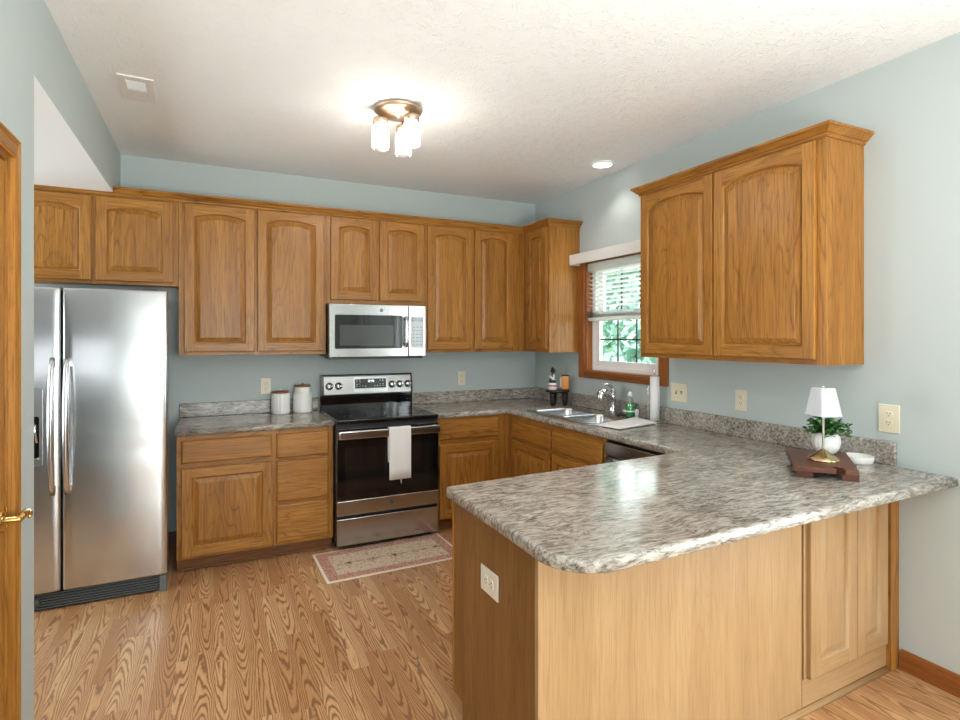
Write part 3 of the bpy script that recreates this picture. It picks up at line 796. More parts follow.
# ================================================================ RANGE
RX = -2.032; RW = 0.762
t = thing('range', 'freestanding stainless electric range with black glass top and white towel', 'range', (RX + RW/2, 0, 0)); RO = (RX + RW/2, 0, 0)
x0, x1 = RX + 0.002, RX + RW - 0.002
b = MB(); b.box(x0, x1, -0.655, -0.03, 0.035, 0.885, 0); b.box(x0+0.03, x1-0.03, -0.60, -0.06, 0.0, 0.035, 0); b.build('body', BLACKP, t, RO)
b = MB(); b.box(x0-0.001, x1+0.001, -0.688, -0.075, 0.886, 0.918, 0, 0.007, 3); b.build('cooktop', BLACKG, t, RO)
b = MB()
def ringf(cx, cy, r):
    L = [[(cx + rr*math.cos(2*PI*i/36), cy + rr*math.sin(2*PI*i/36), 0.9184) for i in range(36)] for rr in (r, r+0.0022)]
    b.loops(L, 0, True, False, False, True)
for cx, cy, r in ((RX+0.20, -0.52, 0.105), (RX+0.20, -0.52, 0.07), (RX+0.20, -0.24, 0.078), (RX+0.56, -0.52, 0.115), (RX+0.56, -0.52, 0.08), (RX+0.56, -0.24, 0.078), (RX+0.38, -0.19, 0.05)): ringf(cx, cy, r)
b.build('burner_rings', plain('burner_marking', (0.05, 0.05, 0.055), 0.3), t, RO)
# backguard: slanted profile
b = MB()
pr = [(-0.03, 0.90), (-0.085, 0.918), (-0.082, 1.030), (-0.095, 1.034), (-0.070, 1.186), (-0.055, 1.194), (-0.03, 1.194)]
b.loops([[(x, y, z) for y, z in pr] for x in (x0, x1)], 0, True, True, True, False); bgd = b.build('backguard', BLACKG, t, RO)
b = MB()
def onbg(x, z, d): # slanted fascia point
    f = (z - 1.034)/(1.186 - 1.034); y = -0.095 + f*0.025 - d; return (x, y, z)
FASM = m_steel('grey_fascia_steel', 'x', 0.2, (0.33, 0.325, 0.32))
b.loops([[onbg(a, z, d) for a, z in ((x0+0.022, 1.040), (x1-0.016, 1.040), (x1-0.016, 1.178), (x0+0.022, 1.178))] for d in (0.0, 0.0035)], 0, True, False, True, False)
fas = b.build('fascia', FASM, t, RO)
def plate(bb, xa, xb, za, zb, d, r=0.01, d0=0.003):
    pts = rrect(xa, xb, za, zb, r, 4)
    bb.loops([[onbg(x, z, d0) for x, z in pts], [onbg(x, z, d) for x, z in pts]], 0, True, False, True, False)
b = MB(); plate(b, -1.775, -1.490, 1.052, 1.170, 0.0060, 0.014); b.build('display_bezel', m_steel('satin_bezel_steel', 'x', 0.16, (0.46, 0.46, 0.46)), fas, None)
bz = fas.children[-1]; bz.data.transform(Matrix.Translation(-Vector(RO)))
b = MB(); plate(b, -1.762, -1.503, 1.080, 1.156, 0.0075, 0.006)
for i, xx in enumerate((-1.745, -1.722, -1.699, -1.676, -1.60, -1.577, -1.554, -1.531)):
    for zz in (1.098, 1.112, 1.136, 1.148) if i in (0, 1, 6, 7) else (1.096, 1.102):
        p = onbg(xx, zz, 0.0078); b.box(p[0]-0.006, p[0]+0.006, p[1]-0.0003, p[1], p[2]-0.002, p[2]+0.002, 1)
dp = b.build('display', [BLACKG, LABELP], fas, RO)
b = MB()
DIG = {'1': 'bc', '0': 'abcdef', '2': 'abged', '4': 'fgbc', '7': 'abc', '5': 'afgcd'}
def digit(bb, ch, x, z, w, h):
    s = {'a': (0, h, w, h), 'd': (0, 0, w, 0), 'g': (0, h/2, w, h/2), 'f': (0, h/2, 0, h), 'b': (w, h/2, w, h), 'e': (0, 0, 0, h/2), 'c': (w, 0, w, h/2)}
    for k in DIG[ch]:
        a = s[k]; p = onbg(x + a[0], z + a[1], 0.0079); q = onbg(x + a[2], z + a[3], 0.0079)
        bb.box(min(p[0], q[0])-0.0012, max(p[0], q[0])+0.0012, p[1]-0.0004, p[1], min(p[2], q[2])-0.0012, max(p[2], q[2])+0.0012)
digit(b, '1', -1.658, 1.130, 0.006, 0.016); digit(b, '2', -1.645, 1.130, 0.008, 0.016); digit(b, '4', -1.628, 1.130, 0.008, 0.016); digit(b, '5', -1.613, 1.130, 0.008, 0.016)
b.build('clock_digits', CLOCK, fas, RO)
for kx in (-1.967, -1.893, -1.452, -1.383, -1.314):
    b = MB()
    b.lathe((0, 0, 0), [(0.030, -0.004), (0.030, -0.010), (0.026, -0.013), (0.024, -0.032), (0.021, -0.036), (0, -0.036)], 22, 0, True, 'y')
    b.box(-0.004, 0.004, -0.040, -0.034, -0.021, 0.021, 1, 0.001)
    k = b.build('control_knob', [HANDLE, DARKP], t); p = onbg(kx, 1.104, 0.0); k.location = (p[0]-RO[0], p[1], p[2]); k.rotation_euler = (math.radians(-9), 0, 0)
# oven door
b = MB(); b.box(x0+0.002, x1-0.002, -0.696, -0.657, 0.252, 0.858, 0, 0.004); od = b.build('oven_door', BLACKG, t, RO)
b = MB(); b.box(x0+0.06, x1-0.06, -0.6972, -0.6955, 0.42, 0.72, 0, 0.0006, 1); b.build('oven_window', plain('oven_window_glass', (0.010, 0.009, 0.008), 0.06, spec=0.8), od)
od.children[-1].data.transform(Matrix.Translation(-Vector(RO)))
b = MB(); b.box(x0+0.002, x1-0.002, -0.700, -0.690, 0.252, 0.354, 0, 0.004); b.build('lower_band', STEEL, od, RO)
b = MB(); b.box(x0+0.004, x1-0.004, -0.745, -0.722, 0.788, 0.848, 0, 0.0095, 4); 
for xx in (x0+0.03, x1-0.03): b.box(xx-0.016, xx+0.016, -0.728, -0.694, 0.802, 0.836, 0, 0.004)
b.build('handle', STEEL, od, RO)
def badge(par, c, r, off, ndir='y', metal=HANDLE):
    """round monogram emblem: ring with curled script strokes"""
    b = MB()
    b.lathe(c, [(r*0.88, 0.0), (r, 0.0), (r, -0.0016), (r*0.88, -0.0016)], 28, 0, False, 'y', 0, False)
    b.lathe(c, [(0.0, -0.0002), (r*0.88, -0.0002)], 28, 1, False, 'y', 0, False)
    def curl(pts): b.tube([(c[0] + x*r, c[1] - 0.001, c[2] + z*r) for x, z in pts], r*0.07, 6, 0)
    curl([(0.02, 0.42), (-0.22, 0.58), (-0.48, 0.40), (-0.55, 0.05), (-0.42, -0.32), (-0.18, -0.38), (-0.02, -0.15), (-0.05, 0.08), (-0.25, 0.05)])
    curl([(-0.05, 0.08), (-0.02, -0.35), (-0.20, -0.62), (-0.42, -0.58)])
    curl([(0.50, 0.40), (0.30, 0.56), (0.14, 0.40), (0.20, 0.16), (0.38, 0.08)])
    curl([(0.38, 0.08), (0.16, -0.02), (0.10, -0.30), (0.30, -0.50), (0.54, -0.40), (0.60, -0.18)])
    return b.build('badge', [metal, DARKP], par, off)
badge(od, (RX + 0.392, -0.7002, 0.306), 0.019, RO, metal=GREYP)
b = MB(); b.box(x0+0.002, x1-0.002, -0.694, -0.657, 0.040, 0.228, 0, 0.004); b.build('storage_drawer', STEEL, t, RO)

# dish towel on the oven handle
b = MB()
def towel_strip(x0, x1, n, path, th, seed):
    rows_f, rows_b = [], []
    P = path; m = len(P)
    for i in range(m):
        y, z = P[i]
        ty, tz = (P[min(i+1, m-1)][0]-P[max(i-1, 0)][0], P[min(i+1, m-1)][1]-P[max(i-1, 0)][1])
        l = math.hypot(ty, tz) or 1; ny, nz = tz/l, -ty/l
        rf, rb = [], []
        for j in range(n+1):
            u = j/n; x = x0 + (x1-x0)*u
            w = 0.0022*math.sin(u*9+seed) * min(1, i/4)
            rf.append((x, y + ny*(th/2) + w, z + nz*th/2)); rb.append((x, y - ny*(th/2) + w, z - nz*th/2))
        rows_f.append(rf); rows_b.append(rb)
    L = [rf + rb[::-1] for rf, rb in zip(rows_f, rows_b)]
    b.loops(L, 0, True, True, True, True)
path = [(-0.7512, 0.480), (-0.7512, 0.56), (-0.7512, 0.66), (-0.7512, 0.76), (-0.7510, 0.82), (-0.7505, 0.842)] + [(-0.732 + 0.0182*math.cos(math.radians(a)), 0.8455 + 0.0085*math.sin(math.radians(a))) for a in (168, 130, 90, 50, 12)] + [(-0.7132, 0.842), (-0.713, 0.80), (-0.713, 0.70), (-0.713, 0.60)]
towel_strip(-1.671, -1.510, 12, path, 0.0045, 1.0)
b.tube([(-1.585, -0.752, 0.482), (-1.588, -0.753, 0.462), (-1.583, -0.753, 0.445), (-1.580, -0.7525, 0.462), (-1.583, -0.752, 0.482)], 0.0014, 6, 0)
tw = b.build('dish_towel', CLOTH); tag(tw, 'white dish towel hanging folded over the oven door handle', 'towel')

# ================================================================ MICROWAVE
t = thing('microwave', 'stainless over-the-range microwave mounted under the short wall cabinet', 'microwave', (-1.646, 0, 1.342)); MO = (-1.646, 0, 1.342)
mx0, mx1, mz0, mz1, my = -2.027, -1.265, 1.342, 1.750, -0.398
b = MB(); b.box(mx0, mx1, my+0.028, -0.002, mz0+0.006, mz1, 0, 0.002); b.box(mx0+0.02, mx1-0.02, my+0.02, -0.1, mz0-0.012, mz0+0.006, 0); b.build('body', BLACKP, t, MO)
dx1 = -1.412
b = MB(); b.box(mx0, dx1, my, my+0.027, mz0+0.004, mz1-0.001, 0, 0.005); md = b.build('door', STEEL, t, MO)
b = MB(); b.loops([[(x, my-0.0001 - d, z) for x, z in rrect(mx0+0.043, -1.462, 1.411, 1.667, 0.006, 3)] for d in (0.0, 0.0012)], 0, True, False, True, False); b.build('door_window', BLACKG, md, MO)
b = MB(); b.loops([[(x, my-0.0014 - d, z) for x, z in rrect(mx0+0.078, -1.535, 1.432, 1.590, 0.004, 3)] for d in (0.0, 0.0005)], 0, True, False, True, False); b.build('window_mesh', plain('microwave_screen', (0.055, 0.058, 0.060), 0.10, spec=0.7), md, MO)
b = MB(); b.tube([(-1.436, my+0.002, 1.424), (-1.436, my-0.032, 1.430), (-1.436, my-0.036, 1.46), (-1.436, my-0.036, 1.62), (-1.436, my-0.032, 1.650), (-1.436, my+0.002, 1.656)], 0.0105, 12, 0, flat=1.3); b.build('handle', HANDLE, md, MO)
badge(md, (-1.630, my-0.0002, 1.706), 0.017, MO)
b = MB(); b.box(dx1+0.002, mx1, my, my+0.027, mz0+0.004, mz1-0.001, 0, 0.005); cp = b.build('control_panel', STEEL, t, MO)
b = MB(); b.loops([[(x, my-0.0001 - d, z) for x, z in rrect(dx1+0.022, mx1-0.022, 1.412, 1.664, 0.005, 3)] for d in (0.0, 0.0012)], 0, True, False, True, False)
for i in range(3):
    for j in range(6):
        xx = dx1 + 0.043 + i*0.031; zz = 1.437 + j*0.028
        b.box(xx-0.008, xx+0.008, my-0.0018, my-0.0012, zz-0.003, zz+0.003, 1)
b.build('keypad', [plain('keypad_glass', (0.22, 0.235, 0.235), 0.08, spec=0.8), DARKP], cp, MO)
b = MB(); b.box(dx1+0.028, mx1-0.028, my-0.0018, my-0.0012, 1.622, 1.652); b.build('display', BLACKG, cp, MO)

# ================================================================ FRIDGE
t = thing('refrigerator', 'tall stainless side-by-side refrigerator with ice dispenser, left of the counter', 'refrigerator', (-3.498, 0, 0)); RF = (-3.498, 0, 0)
f0, f1, sp_ = -3.953, -3.046, -3.556; fy = -0.835
b = MB(); b.box(f0+0.045, f1-0.042, -0.760, -0.04, 0.02, 1.765, 0, 0.004); b.build('body', DARKP, t, RF)
def fdoor(xa, xb, name):
    bb = MB(); n = 12; L = []
    r = 0.022
    prof = []
    for i in range(n+1):
        u = i/n; x = xa + r*0.5 + (xb-xa-r)*u
        prof.append((x, fy - 0.010*(1-(2*u-1)**2)*0.6))
    edge = [(xa, fy+0.07), (xa, fy+0.012), (xa+0.004, fy+0.004)] + prof + [(xb-0.004, fy+0.004), (xb, fy+0.012), (xb, fy+0.07)]
    zs = [(0.102, 0.006), (0.106, 0.001), (0.112, 0.0), (0.6, 0), (1.2, 0), (1.762, 0.0), (1.770, 0.003), (1.774, 0.010)]
    for z, d in zs: L.append([(x, min(y + d, fy+0.07), z) for x, y in edge])
    bb.loops(L, 0, True, True, True, True)
    return bb
fz = fdoor(f0, sp_-0.004, 'freezer_door').build('freezer_door', STEELF, t, RF)
ff = fdoor(sp_+0.004, f1, 'fridge_door').build('fridge_door', STEELF, t, RF)
for par, hxx in ((fz, -3.592), (ff, -3.526)):
    b = MB(); P = []; Rr = []
    for i in range(17):
        u = i/16; z = 0.640 + (1.385-0.640)*u; k = math.sin(PI*u)
        P.append((hxx - (0.004 if hxx < -3.556 else -0.004)*0*k, fy - 0.014 - 0.050*k**0.55, z)); Rr.append(0.013 + 0.003*k)
    b.tube(P, Rr, 14, 0); 
    b.box(hxx-0.012, hxx+0.012, fy-0.03, fy+0.002, 0.650, 0.690, 0, 0.004); b.box(hxx-0.012, hxx+0.012, fy-0.03, fy+0.002, 1.335, 1.375, 0, 0.004)
    b.build('handle', HANDLE, par, RF)
# dispenser
b = MB(); dxa, dxb = -3.880, -3.638
y_ = fy - 0.0072
pan = rrect(dxa, dxb, 0.800, 1.222, 0.01, 3); inn = rrect(dxa+0.028, dxb-0.014, 0.845, 1.070, 0.012, 3)
b.loops([[(x, y_+0.006, z) for x, z in pan], [(x, y_-0.003, z) for x, z in pan], [(x, y_-0.003, z) for x, z in inn], [(x, y_+0.006, z) for x, z in inn]], 0, True, False, False, False)
dsp = b.build('dispenser', m_steel('dispenser_grey', 'x', 0.3, (0.55, 0.55, 0.56)), fz, RF)
b = MB(); b.loops([[(x, y_-0.0015, z) for x, z in inn], [(x, y_-0.0018, z) for x, z in inset_poly(inn, 0.001)]], 0, True, False, True, False); 
b.build('recess', BLACKG, dsp, RF)
b = MB(); b.box(dxa+0.03, dxb-0.016, y_-0.012, y_-0.003, 0.832, 0.846, 0, 0.002); b.build('drip_tray', HANDLE, dsp, RF)
b = MB(); b.tube([(-3.70, y_-0.004, 1.02), (-3.70, y_-0.02, 1.01), (-3.70, y_-0.022, 0.96), (-3.685, y_-0.018, 0.945)], 0.006, 8); b.tube([(-3.668, y_-0.004, 1.03), (-3.668, y_-0.016, 1.0), (-3.660, y_-0.016, 0.93)], 0.005, 8); b.build('paddle', CHROME, dsp, RF)
b = MB()
b.box(f0+0.02, f1-0.006, fy+0.030, fy+0.045, 0.004, 0.098, 0)
for i in range(6):
    z = 0.016 + i*0.0145; b.box(f0+0.03, f1-0.045, fy+0.016, fy+0.032, z-0.0022, z+0.0022, 1, 0.0008, 1)
b.box(f1-0.042, f1-0.004, fy+0.004, fy+0.05, 0.002, 0.097, 1, 0.004); b.box(f0+0.004, f0+0.04, fy+0.004, fy+0.05, 0.002, 0.097, 1, 0.004)
b.build('base_grille', [BLACKP, GREYP], t, RF)
b = MB(); b.lathe((-3.68, fy+0.017, 0.048), [(0.0, -0.006), (0.024, -0.006), (0.027, -0.002), (0.028, 0.014)], 20, 0, True, 'y'); b.build('filter_cap', DARKP, t, RF)
for xx in (f0+0.07, f1-0.09):
    b = MB(); b.box(xx-0.04, xx+0.04, fy+0.03, -0.70, 1.766, 1.780, 0, 0.003); b.build('hinge_cover', DARKP, t, RF)

# ================================================================ RUG
def m_rug():
    m = NT('faded_persian_rug')
    tc = m.obj; sp = m.n('SeparateXYZ'); m.link(tc, sp.inputs[0])
    ax = m.math('ABSOLUTE', sp.outputs[0]); ay = m.math('ABSOLUTE', sp.outputs[1])
    dx = m.math('SUBTRACT', 0.465, ax); dy = m.math('SUBTRACT', 0.247, ay)
    d = m.math('MINIMUM', dx, dy)
    vo = m.n('TexVoronoi'); m.link(m.mapping(tc, sc=(1, 1.3, 1)), vo.inputs['Vector']); vo.inputs['Scale'].default_value = 26; vo.inputs['Randomness'].default_value = 0.45
    motif = m.ramp(vo.outputs['Distance'], [(0.16, (1, 1, 1)), (0.30, (0, 0, 0)), (0.42, (0, 0, 0)), (0.52, (0.7, 0.7, 0.7))])
    wear = m.ramp(m.noise(tc, 34, 4, 0.65), [(0.40, (0.1, 0.1, 0.1)), (0.60, (1, 1, 1))])
    cream, rose, brown, grey = (0.66, 0.56, 0.42), (0.44, 0.16, 0.12), (0.12, 0.055, 0.045), (0.42, 0.32, 0.28)
    # centre row of dark medallions
    mx = m.math('ABSOLUTE', m.math('SUBTRACT', m.math('FRACT', m.math('DIVIDE', m.math('ADD', sp.outputs[0], 0.5), 0.155)), 0.5))
    dia = m.math('ADD', m.math('MULTIPLY', mx, 0.155), m.math('MULTIPLY', ay, 1.3))
    med = m.ramp(dia, [(0.020, (1, 1, 1)), (0.027, (0.15, 0.15, 0.15)), (0.045, (0.5, 0.5, 0.5)), (0.054, (0, 0, 0))])
    row = m.math('LESS_THAN', ay, 0.009)
    field = m.mix(m.math('MULTIPLY', motif, wear), cream, rose)
    field = m.mix(m.math('MULTIPLY', m.math('MAXIMUM', med, m.math('MULTIPLY', row, 0.6)), wear), field, brown)
    spk = m.ramp(m.noise(tc, 120, 2, 0.5), [(0.60, (0, 0, 0)), (0.68, (0.6, 0.6, 0.6))])
    field = m.mix(spk, field, grey)
    bd = m.mix(m.math('MULTIPLY', motif, 0.55), rose, cream)
    bd = m.mix(m.math('MULTIPLY', m.ramp(m.noise(tc, 60, 3, 0.6), [(0.48, (0, 0, 0)), (0.62, (1, 1, 1))]), 0.45), bd, (0.62, 0.45, 0.36))
    c = m.mix(m.math('LESS_THAN', d, 0.082), field, bd)
    line = m.math('MULTIPLY', m.math('GREATER_THAN', d, 0.080), m.math('LESS_THAN', d, 0.087))
    c = m.mix(m.math('MULTIPLY', line, 0.7), c, grey)
    c = m.mix(m.math('LESS_THAN', d, 0.017), c, (0.78, 0.70, 0.57))
    m.set(color=c, rough=0.95, spec=0.1); m.bump(m.noise(tc, 500, 2, 0.5), 0.3, 0.002)
    return m.m
b = MB(); b.box(-0.465, 0.465, -0.247, 0.247, 0.0, 0.007, 0, 0.003)
o = b.build('runner_rug', m_rug()); tag(o, 'small faded red and cream patterned rug lying before the range', 'rug'); at(o, (-1.722, -0.902, 0.0005), math.radians(1.2))

# ================================================================ WALL PLATES
PG = 'almond wall plates'
def wall_plate(label, loc, rz, w, h, kind, mat=IVORY):
    """local: back at y=0, face -y, centred"""
    t = thing('switch_plate' if kind == 'switch' else 'outlet', label, 'light switch' if kind == 'switch' else 'outlet', loc, rz, PG)
    b = MB(); b.box(-w/2, w/2, -0.006, 0.0, -h/2, h/2, 0, 0.003); b.build('cover_plate', mat, t)
    if kind == 'outlet':
        for zc in (0.020, -0.020):
            b = MB(); b.loops([[(x, -0.0055, z + zc) for x, z in rrect(-0.017, 0.017, -0.014, 0.014, 0.009, 4)], [(x, -0.0085, z + zc) for x, z in rrect(-0.017, 0.017, -0.014, 0.014, 0.009, 4)]], 0, True, False, True, False)
            for xx in (-0.0065, 0.0065): b.box(xx-0.0012, xx+0.0012, -0.0089, -0.008, zc+0.0005, zc+0.008, 1)
            b.lathe((0, -0.0084, zc-0.0065), [(0, -0.0004), (0.0027, -0.0004)], 10, 1, False, 'y', 0, True)
            b.build('receptacle', [mat, IVORYD], t)
    else:
        for xc in (-0.023, 0.023):
            b = MB(); b.box(xc-0.006, xc+0.006, -0.0068, -0.004, -0.012, 0.012, 1); b.box(xc-0.0045, xc+0.0045, -0.017, -0.006, (-0.002 if xc < 0 else -0.010), (0.010 if xc < 0 else 0.002), 0, 0.0015)
            b.build('toggle', [mat, IVORYD], t)
    return t
wall_plate('almond outlet on the back wall above the white canisters', (-2.433, 0, 1.119), 0, 0.076, 0.125, 'outlet')
wall_plate('almond outlet on the back wall between range and room corner', (-0.779, 0, 1.125), 0, 0.078, 0.128, 'outlet')
wall_plate('almond double light switch plate right of the window', (0, -1.833, 1.129), -PI/2, 0.138, 0.125, 'switch')
wall_plate('almond outlet below the large wall cabinet, right of the double switch', (0, -2.316, 1.127), -PI/2, 0.080, 0.124, 'outlet')
wall_plate('almond outlet on the right wall near the end of the backsplash', (0, -3.110, 1.125), -PI/2, 0.090, 0.130, 'outlet')
e = wall_plate('pale outlet plate on the end of the peninsula', (0, 0, 0), 0, 0.128, 0.088, 'outlet', GREYPLATE)
Mp = Matrix.Translation((0, -3.130, 0)) @ Matrix.Rotation(PR, 4, 'Z')
e.location = (Mp @ Vector((PL, 0, 0))) + Vector((-0.0002, 0.310, 0.659)); e.rotation_euler = (0, 0, -PI/2)
# the duplex on the peninsula end lies sideways
for ch in e.children:
    if ch.name.startswith('receptacle'): ch.rotation_euler = (0, PI/2, 0)

# ================================================================ VALANCE + BLIND
b = MB(); vx = -0.112
b.box(vx, vx+0.018, -1.745, -0.727, 2.098, 2.182, 0, 0.002); b.box(vx+0.018, -0.001, -0.745, -0.727, 2.098, 2.182, 0, 0.001); b.box(vx+0.018, -0.001, -1.745, -1.727, 2.098, 2.182, 0, 0.001); b.box(vx+0.018, -0.001, -1.727, -0.745, 2.164, 2.182, 0)
o = b.build('window_valance', WHITEPT, None, (-0.05, -1.23, 2.14)); at(o, (-0.05, -1.23, 2.14)); tag(o, 'white board valance mounted across the top of the kitchen window', 'valance')
t = thing('window_blind', 'white slatted blind half lowered inside the kitchen window', 'blind', (0.03, -1.232, 2.10)); BO = (0.03, -1.232, 2.10)
by0, by1 = WY0 + 0.016, WY1 - 0.016
b = MB(); b.box(0.004, 0.050, by0, by1, 2.045, 2.104, 0, 0.003); b.build('headrail', BLINDM, t, BO)
b = MB()
def slat(bb, z, tilt):
    c, s_ = math.cos(tilt), math.sin(tilt)
    pr = [(-0.024, 0.0), (-0.012, 0.0022), (0.0, 0.003), (0.012, 0.0022), (0.024, 0.0), (0.012, 0.0004), (0.0, 0.0012), (-0.012, 0.0004)]
    bb.loops([[(0.029 + u*c - w*s_, y, z + u*s_ + w*c) for u, w in pr] for y in (by0, by1)], 0, True, True, True, False)
for i in range(9): slat(b, 1.752 + i*0.0355, math.radians(-15))
b.build('slats', BLINDM, t, BO)
b = MB()
for i in range(8): slat(b, 1.662 + i*0.0068, 0.0)
b.build('stacked_slats', BLINDM, t, BO)
b = MB(); b.box(0.003, 0.055, by0, by1, 1.630, 1.658, 0, 0.006); b.build('bottom_rail', BLINDM, t, BO)
for yy in (by0 + 0.14, (by0+by1)/2, by1 - 0.14):
    b = MB(); b.tube([(0.003, yy, 1.66), (0.003, yy, 2.05)], 0.0012, 6); b.tube([(0.054, yy, 1.66), (0.054, yy, 2.05)], 0.0012, 6); b.build('ladder_cord', BLINDM, t, BO)

# ================================================================ SMALL THINGS
# canisters
def canister(label, loc, r, h, ridges, step):
    t = thing('canister', label, 'canister', loc, 0, 'ceramic canisters')
    b = MB()
    if not step:
        prof = [(r*0.90, 0.0), (r*0.97, 0.004), (r, 0.012), (r, h*0.5), (r, h-0.012), (r*0.98, h-0.003), (r*0.93, h), (r*0.90, h-0.01)]
        b.lathe((0, 0, 0), prof, 96, 0, True, 'z', 0, True, lambda a, hh: 1 + (0.030*math.sin(a*18) if 0.01 < hh < h-0.005 else 0))
        b.build('jar', WHITEC, t); zl = h; rl = r*0.95
    else:
        hs = h*0.77
        L = [(r*0.92, 0.0), (r*0.98, 0.004)] + [(r, 0.010 + (hs-0.03)*i/24) for i in range(25)] + [(r*1.0, hs-0.016), (r*1.0, hs-0.002), (r*0.93, hs), (r*0.86, hs+0.003), (r*0.86, h-0.003), (r*0.84, h)]
        b.lathe((0, 0, 0), L, 120, 0, True, 'z', 0, True, lambda a, hh: 1 + (0.028*math.sin(a*16 + hh*330) if 0.012 < hh < hs-0.02 else 0))
        b.build('jar', WHITEC, t); zl = h; rl = r*0.84
    b = MB(); b.lathe((0, 0, zl), [(0, 0.0005), (rl, 0.0005), (rl*1.02, 0.004), (rl*1.02, 0.010), (rl*0.96, 0.013), (0.012, 0.017), (0.012, 0.018), (0, 0.018)], 40)
    ld = b.build('lid', WOODL, t)
    b = MB(); b.lathe((0, 0, zl+0.017), [(0.0, 0.0), (0.006, 0.0), (0.008, 0.006), (0.007, 0.012), (0.0, 0.014)], 14); b.build('knob', WOODL if step else WHITEC, ld)
    return t
canister('shorter white ribbed canister with wooden lid, left of the pair', (-2.335, -0.098, 0.9142), 0.0655, 0.158, 0, False)
canister('taller white canister with diagonal ribs and stepped neck, right of the pair', (-2.172, -0.096, 0.9142), 0.070, 0.198, 0, True)

# riser stool with bottles in the corner
SO = (-0.140, -0.590, 0.9142)
t = thing('riser_stand', 'small dark round wooden riser stand in the counter corner', 'stand', SO)
b = MB(); b.lathe((0, 0, 0), [(0, 0.112), (0.094, 0.112), (0.104, 0.116), (0.108, 0.124), (0.104, 0.132), (0.098, 0.135), (0, 0.135)], 36); DW = plain('espresso_wood', (0.022, 0.010, 0.008), 0.25); b.build('top', DW, t)
for a in (200, 320, 80):
    x, y = 0.066*math.cos(math.radians(a)), 0.066*math.sin(math.radians(a))
    b = MB(); b.lathe((x, y, 0), [(0.017, 0.0), (0.019, 0.004), (0.022, 0.03), (0.026, 0.09), (0.026, 0.1125)], 16); b.build('leg', DW, t)
def m_pattern():
    m = NT('black_and_white_label'); v = m.obj
    n = m.noise(v, 48, 1, 0.4)
    c = m.ramp(n, [(0.52, (0.80, 0.78, 0.76)), (0.54, (0.03, 0.03, 0.03))], 'LINEAR')
    m.set(color=c, rough=0.3); return m.m
ZS = SO[2] + 0.1352
t = thing('soap_bottle', 'tall black and white patterned bottle with black cap on the riser', 'bottle', (-0.150, -0.535, ZS), 0, 'bottles on the riser')
b = MB(); b.lathe((0, 0, 0), [(0, 0), (0.029, 0.0), (0.032, 0.004), (0.032, 0.095), (0.028, 0.112), (0.014, 0.128), (0.012, 0.145), (0, 0.145)], 28); b.build('body', m_pattern(), t)
b = MB(); b.lathe((0, 0, 0.140), [(0.019, 0), (0.020, 0.004), (0.020, 0.022), (0.015, 0.030), (0.006, 0.032), (0.006, 0.045), (0, 0.045)], 20); b.tube([(0, 0, 0.181), (-0.012, -0.012, 0.184), (-0.026, -0.024, 0.178)], 0.006, 8); b.build('pump_cap', BLACKP, t)
t = thing('small_jar', 'short white jar with pink label and black lid on the riser', 'jar', (-0.192, -0.595, ZS), 0, 'bottles on the riser')
b = MB(); b.lathe((0, 0, 0), [(0, 0), (0.034, 0.0), (0.037, 0.006), (0.037, 0.044), (0.031, 0.056), (0.027, 0.060), (0, 0.060)], 28); b.build('body', WHITEC, t)
b = MB(); b.lathe((0, 0, 0), [(0.0374, 0.028), (0.0376, 0.028), (0.0376, 0.042), (0.0374, 0.042)], 28, 0, True, 'z', 0, False); b.build('label_band', plain('pink_label', (0.55, 0.10, 0.20), 0.5), t)
b = MB(); b.lathe((0, 0, 0.0602), [(0, 0), (0.030, 0), (0.032, 0.003), (0.032, 0.018), (0.028, 0.022), (0, 0.022)], 26); b.build('lid', BLACKP, t)
t = thing('candle_box', 'orange-brown upright box with a white edge on the riser', 'box', (-0.086, -0.622, ZS), math.radians(-30), 'bottles on the riser')
b = MB(); b.box(-0.029, 0.037, -0.025, 0.025, 0.0, 0.118, 0, 0.008); b.build('body', plain('amber_wood', (0.62, 0.23, 0.035), 0.4), t)
b = MB(); b.box(-0.038, -0.0295, -0.022, 0.022, 0.02, 0.10, 0, 0.003); b.build('white_side', WHITEP, t)
b = MB(); b.box(-0.030, 0.038, -0.026, 0.026, 0.1182, 0.124, 0, 0.003); b.build('lid', DW, t)

# dish soap + caddy
t = thing('dish_soap_bottle', 'clear bottle of green dish soap beside the faucet', 'bottle', (-0.090, -1.452, 0.9187))
prof = [(0, 0.001), (0.028, 0.001), (0.032, 0.006), (0.032, 0.055), (0.030, 0.085), (0.031, 0.105), (0.022, 0.130), (0.014, 0.142), (0.013, 0.15), (0, 0.15)]
b = MB(); b.lathe((0, 0, 0), prof, 26); b.build('bottle', CLEARP, t)
b = MB(); b.lathe((0, 0, 0), [(0, 0.003), (0.027, 0.003), (0.0305, 0.008), (0.0305, 0.055), (0.0285, 0.085), (0.0285, 0.098), (0, 0.098)], 26); b.build('soap', plain('green_soap', (0.02, 0.36, 0.07), 0.15), t)
b = MB(); b.lathe((0, 0, 0.1502), [(0, 0), (0.016, 0), (0.016, 0.016), (0.010, 0.022), (0.009, 0.034), (0, 0.035)], 18); b.build('cap', WHITEP, t)
t = thing('sponge_caddy', 'small white ring caddy holding the green soap bottle', 'caddy', (-0.090, -1.452, 0.9187))
b = MB(); b.tube([(0.046*math.cos(a*PI/14), 0.046*math.sin(a*PI/14), 0.048) for a in range(29)], 0.005, 8, 0, False); b.tube([(0.0, -0.046, 0.048), (0.0, -0.066, 0.046)], 0.005, 8); b.build('ring', WHITEP, t)
b = MB(); b.lathe((0.0, -0.072, 0), [(0, 0.0), (0.014, 0.0), (0.014, 0.062), (0.010, 0.066), (0, 0.066)], 16); b.build('holder', plain('grey_white_rubber', (0.55, 0.56, 0.57), 0.4), t)

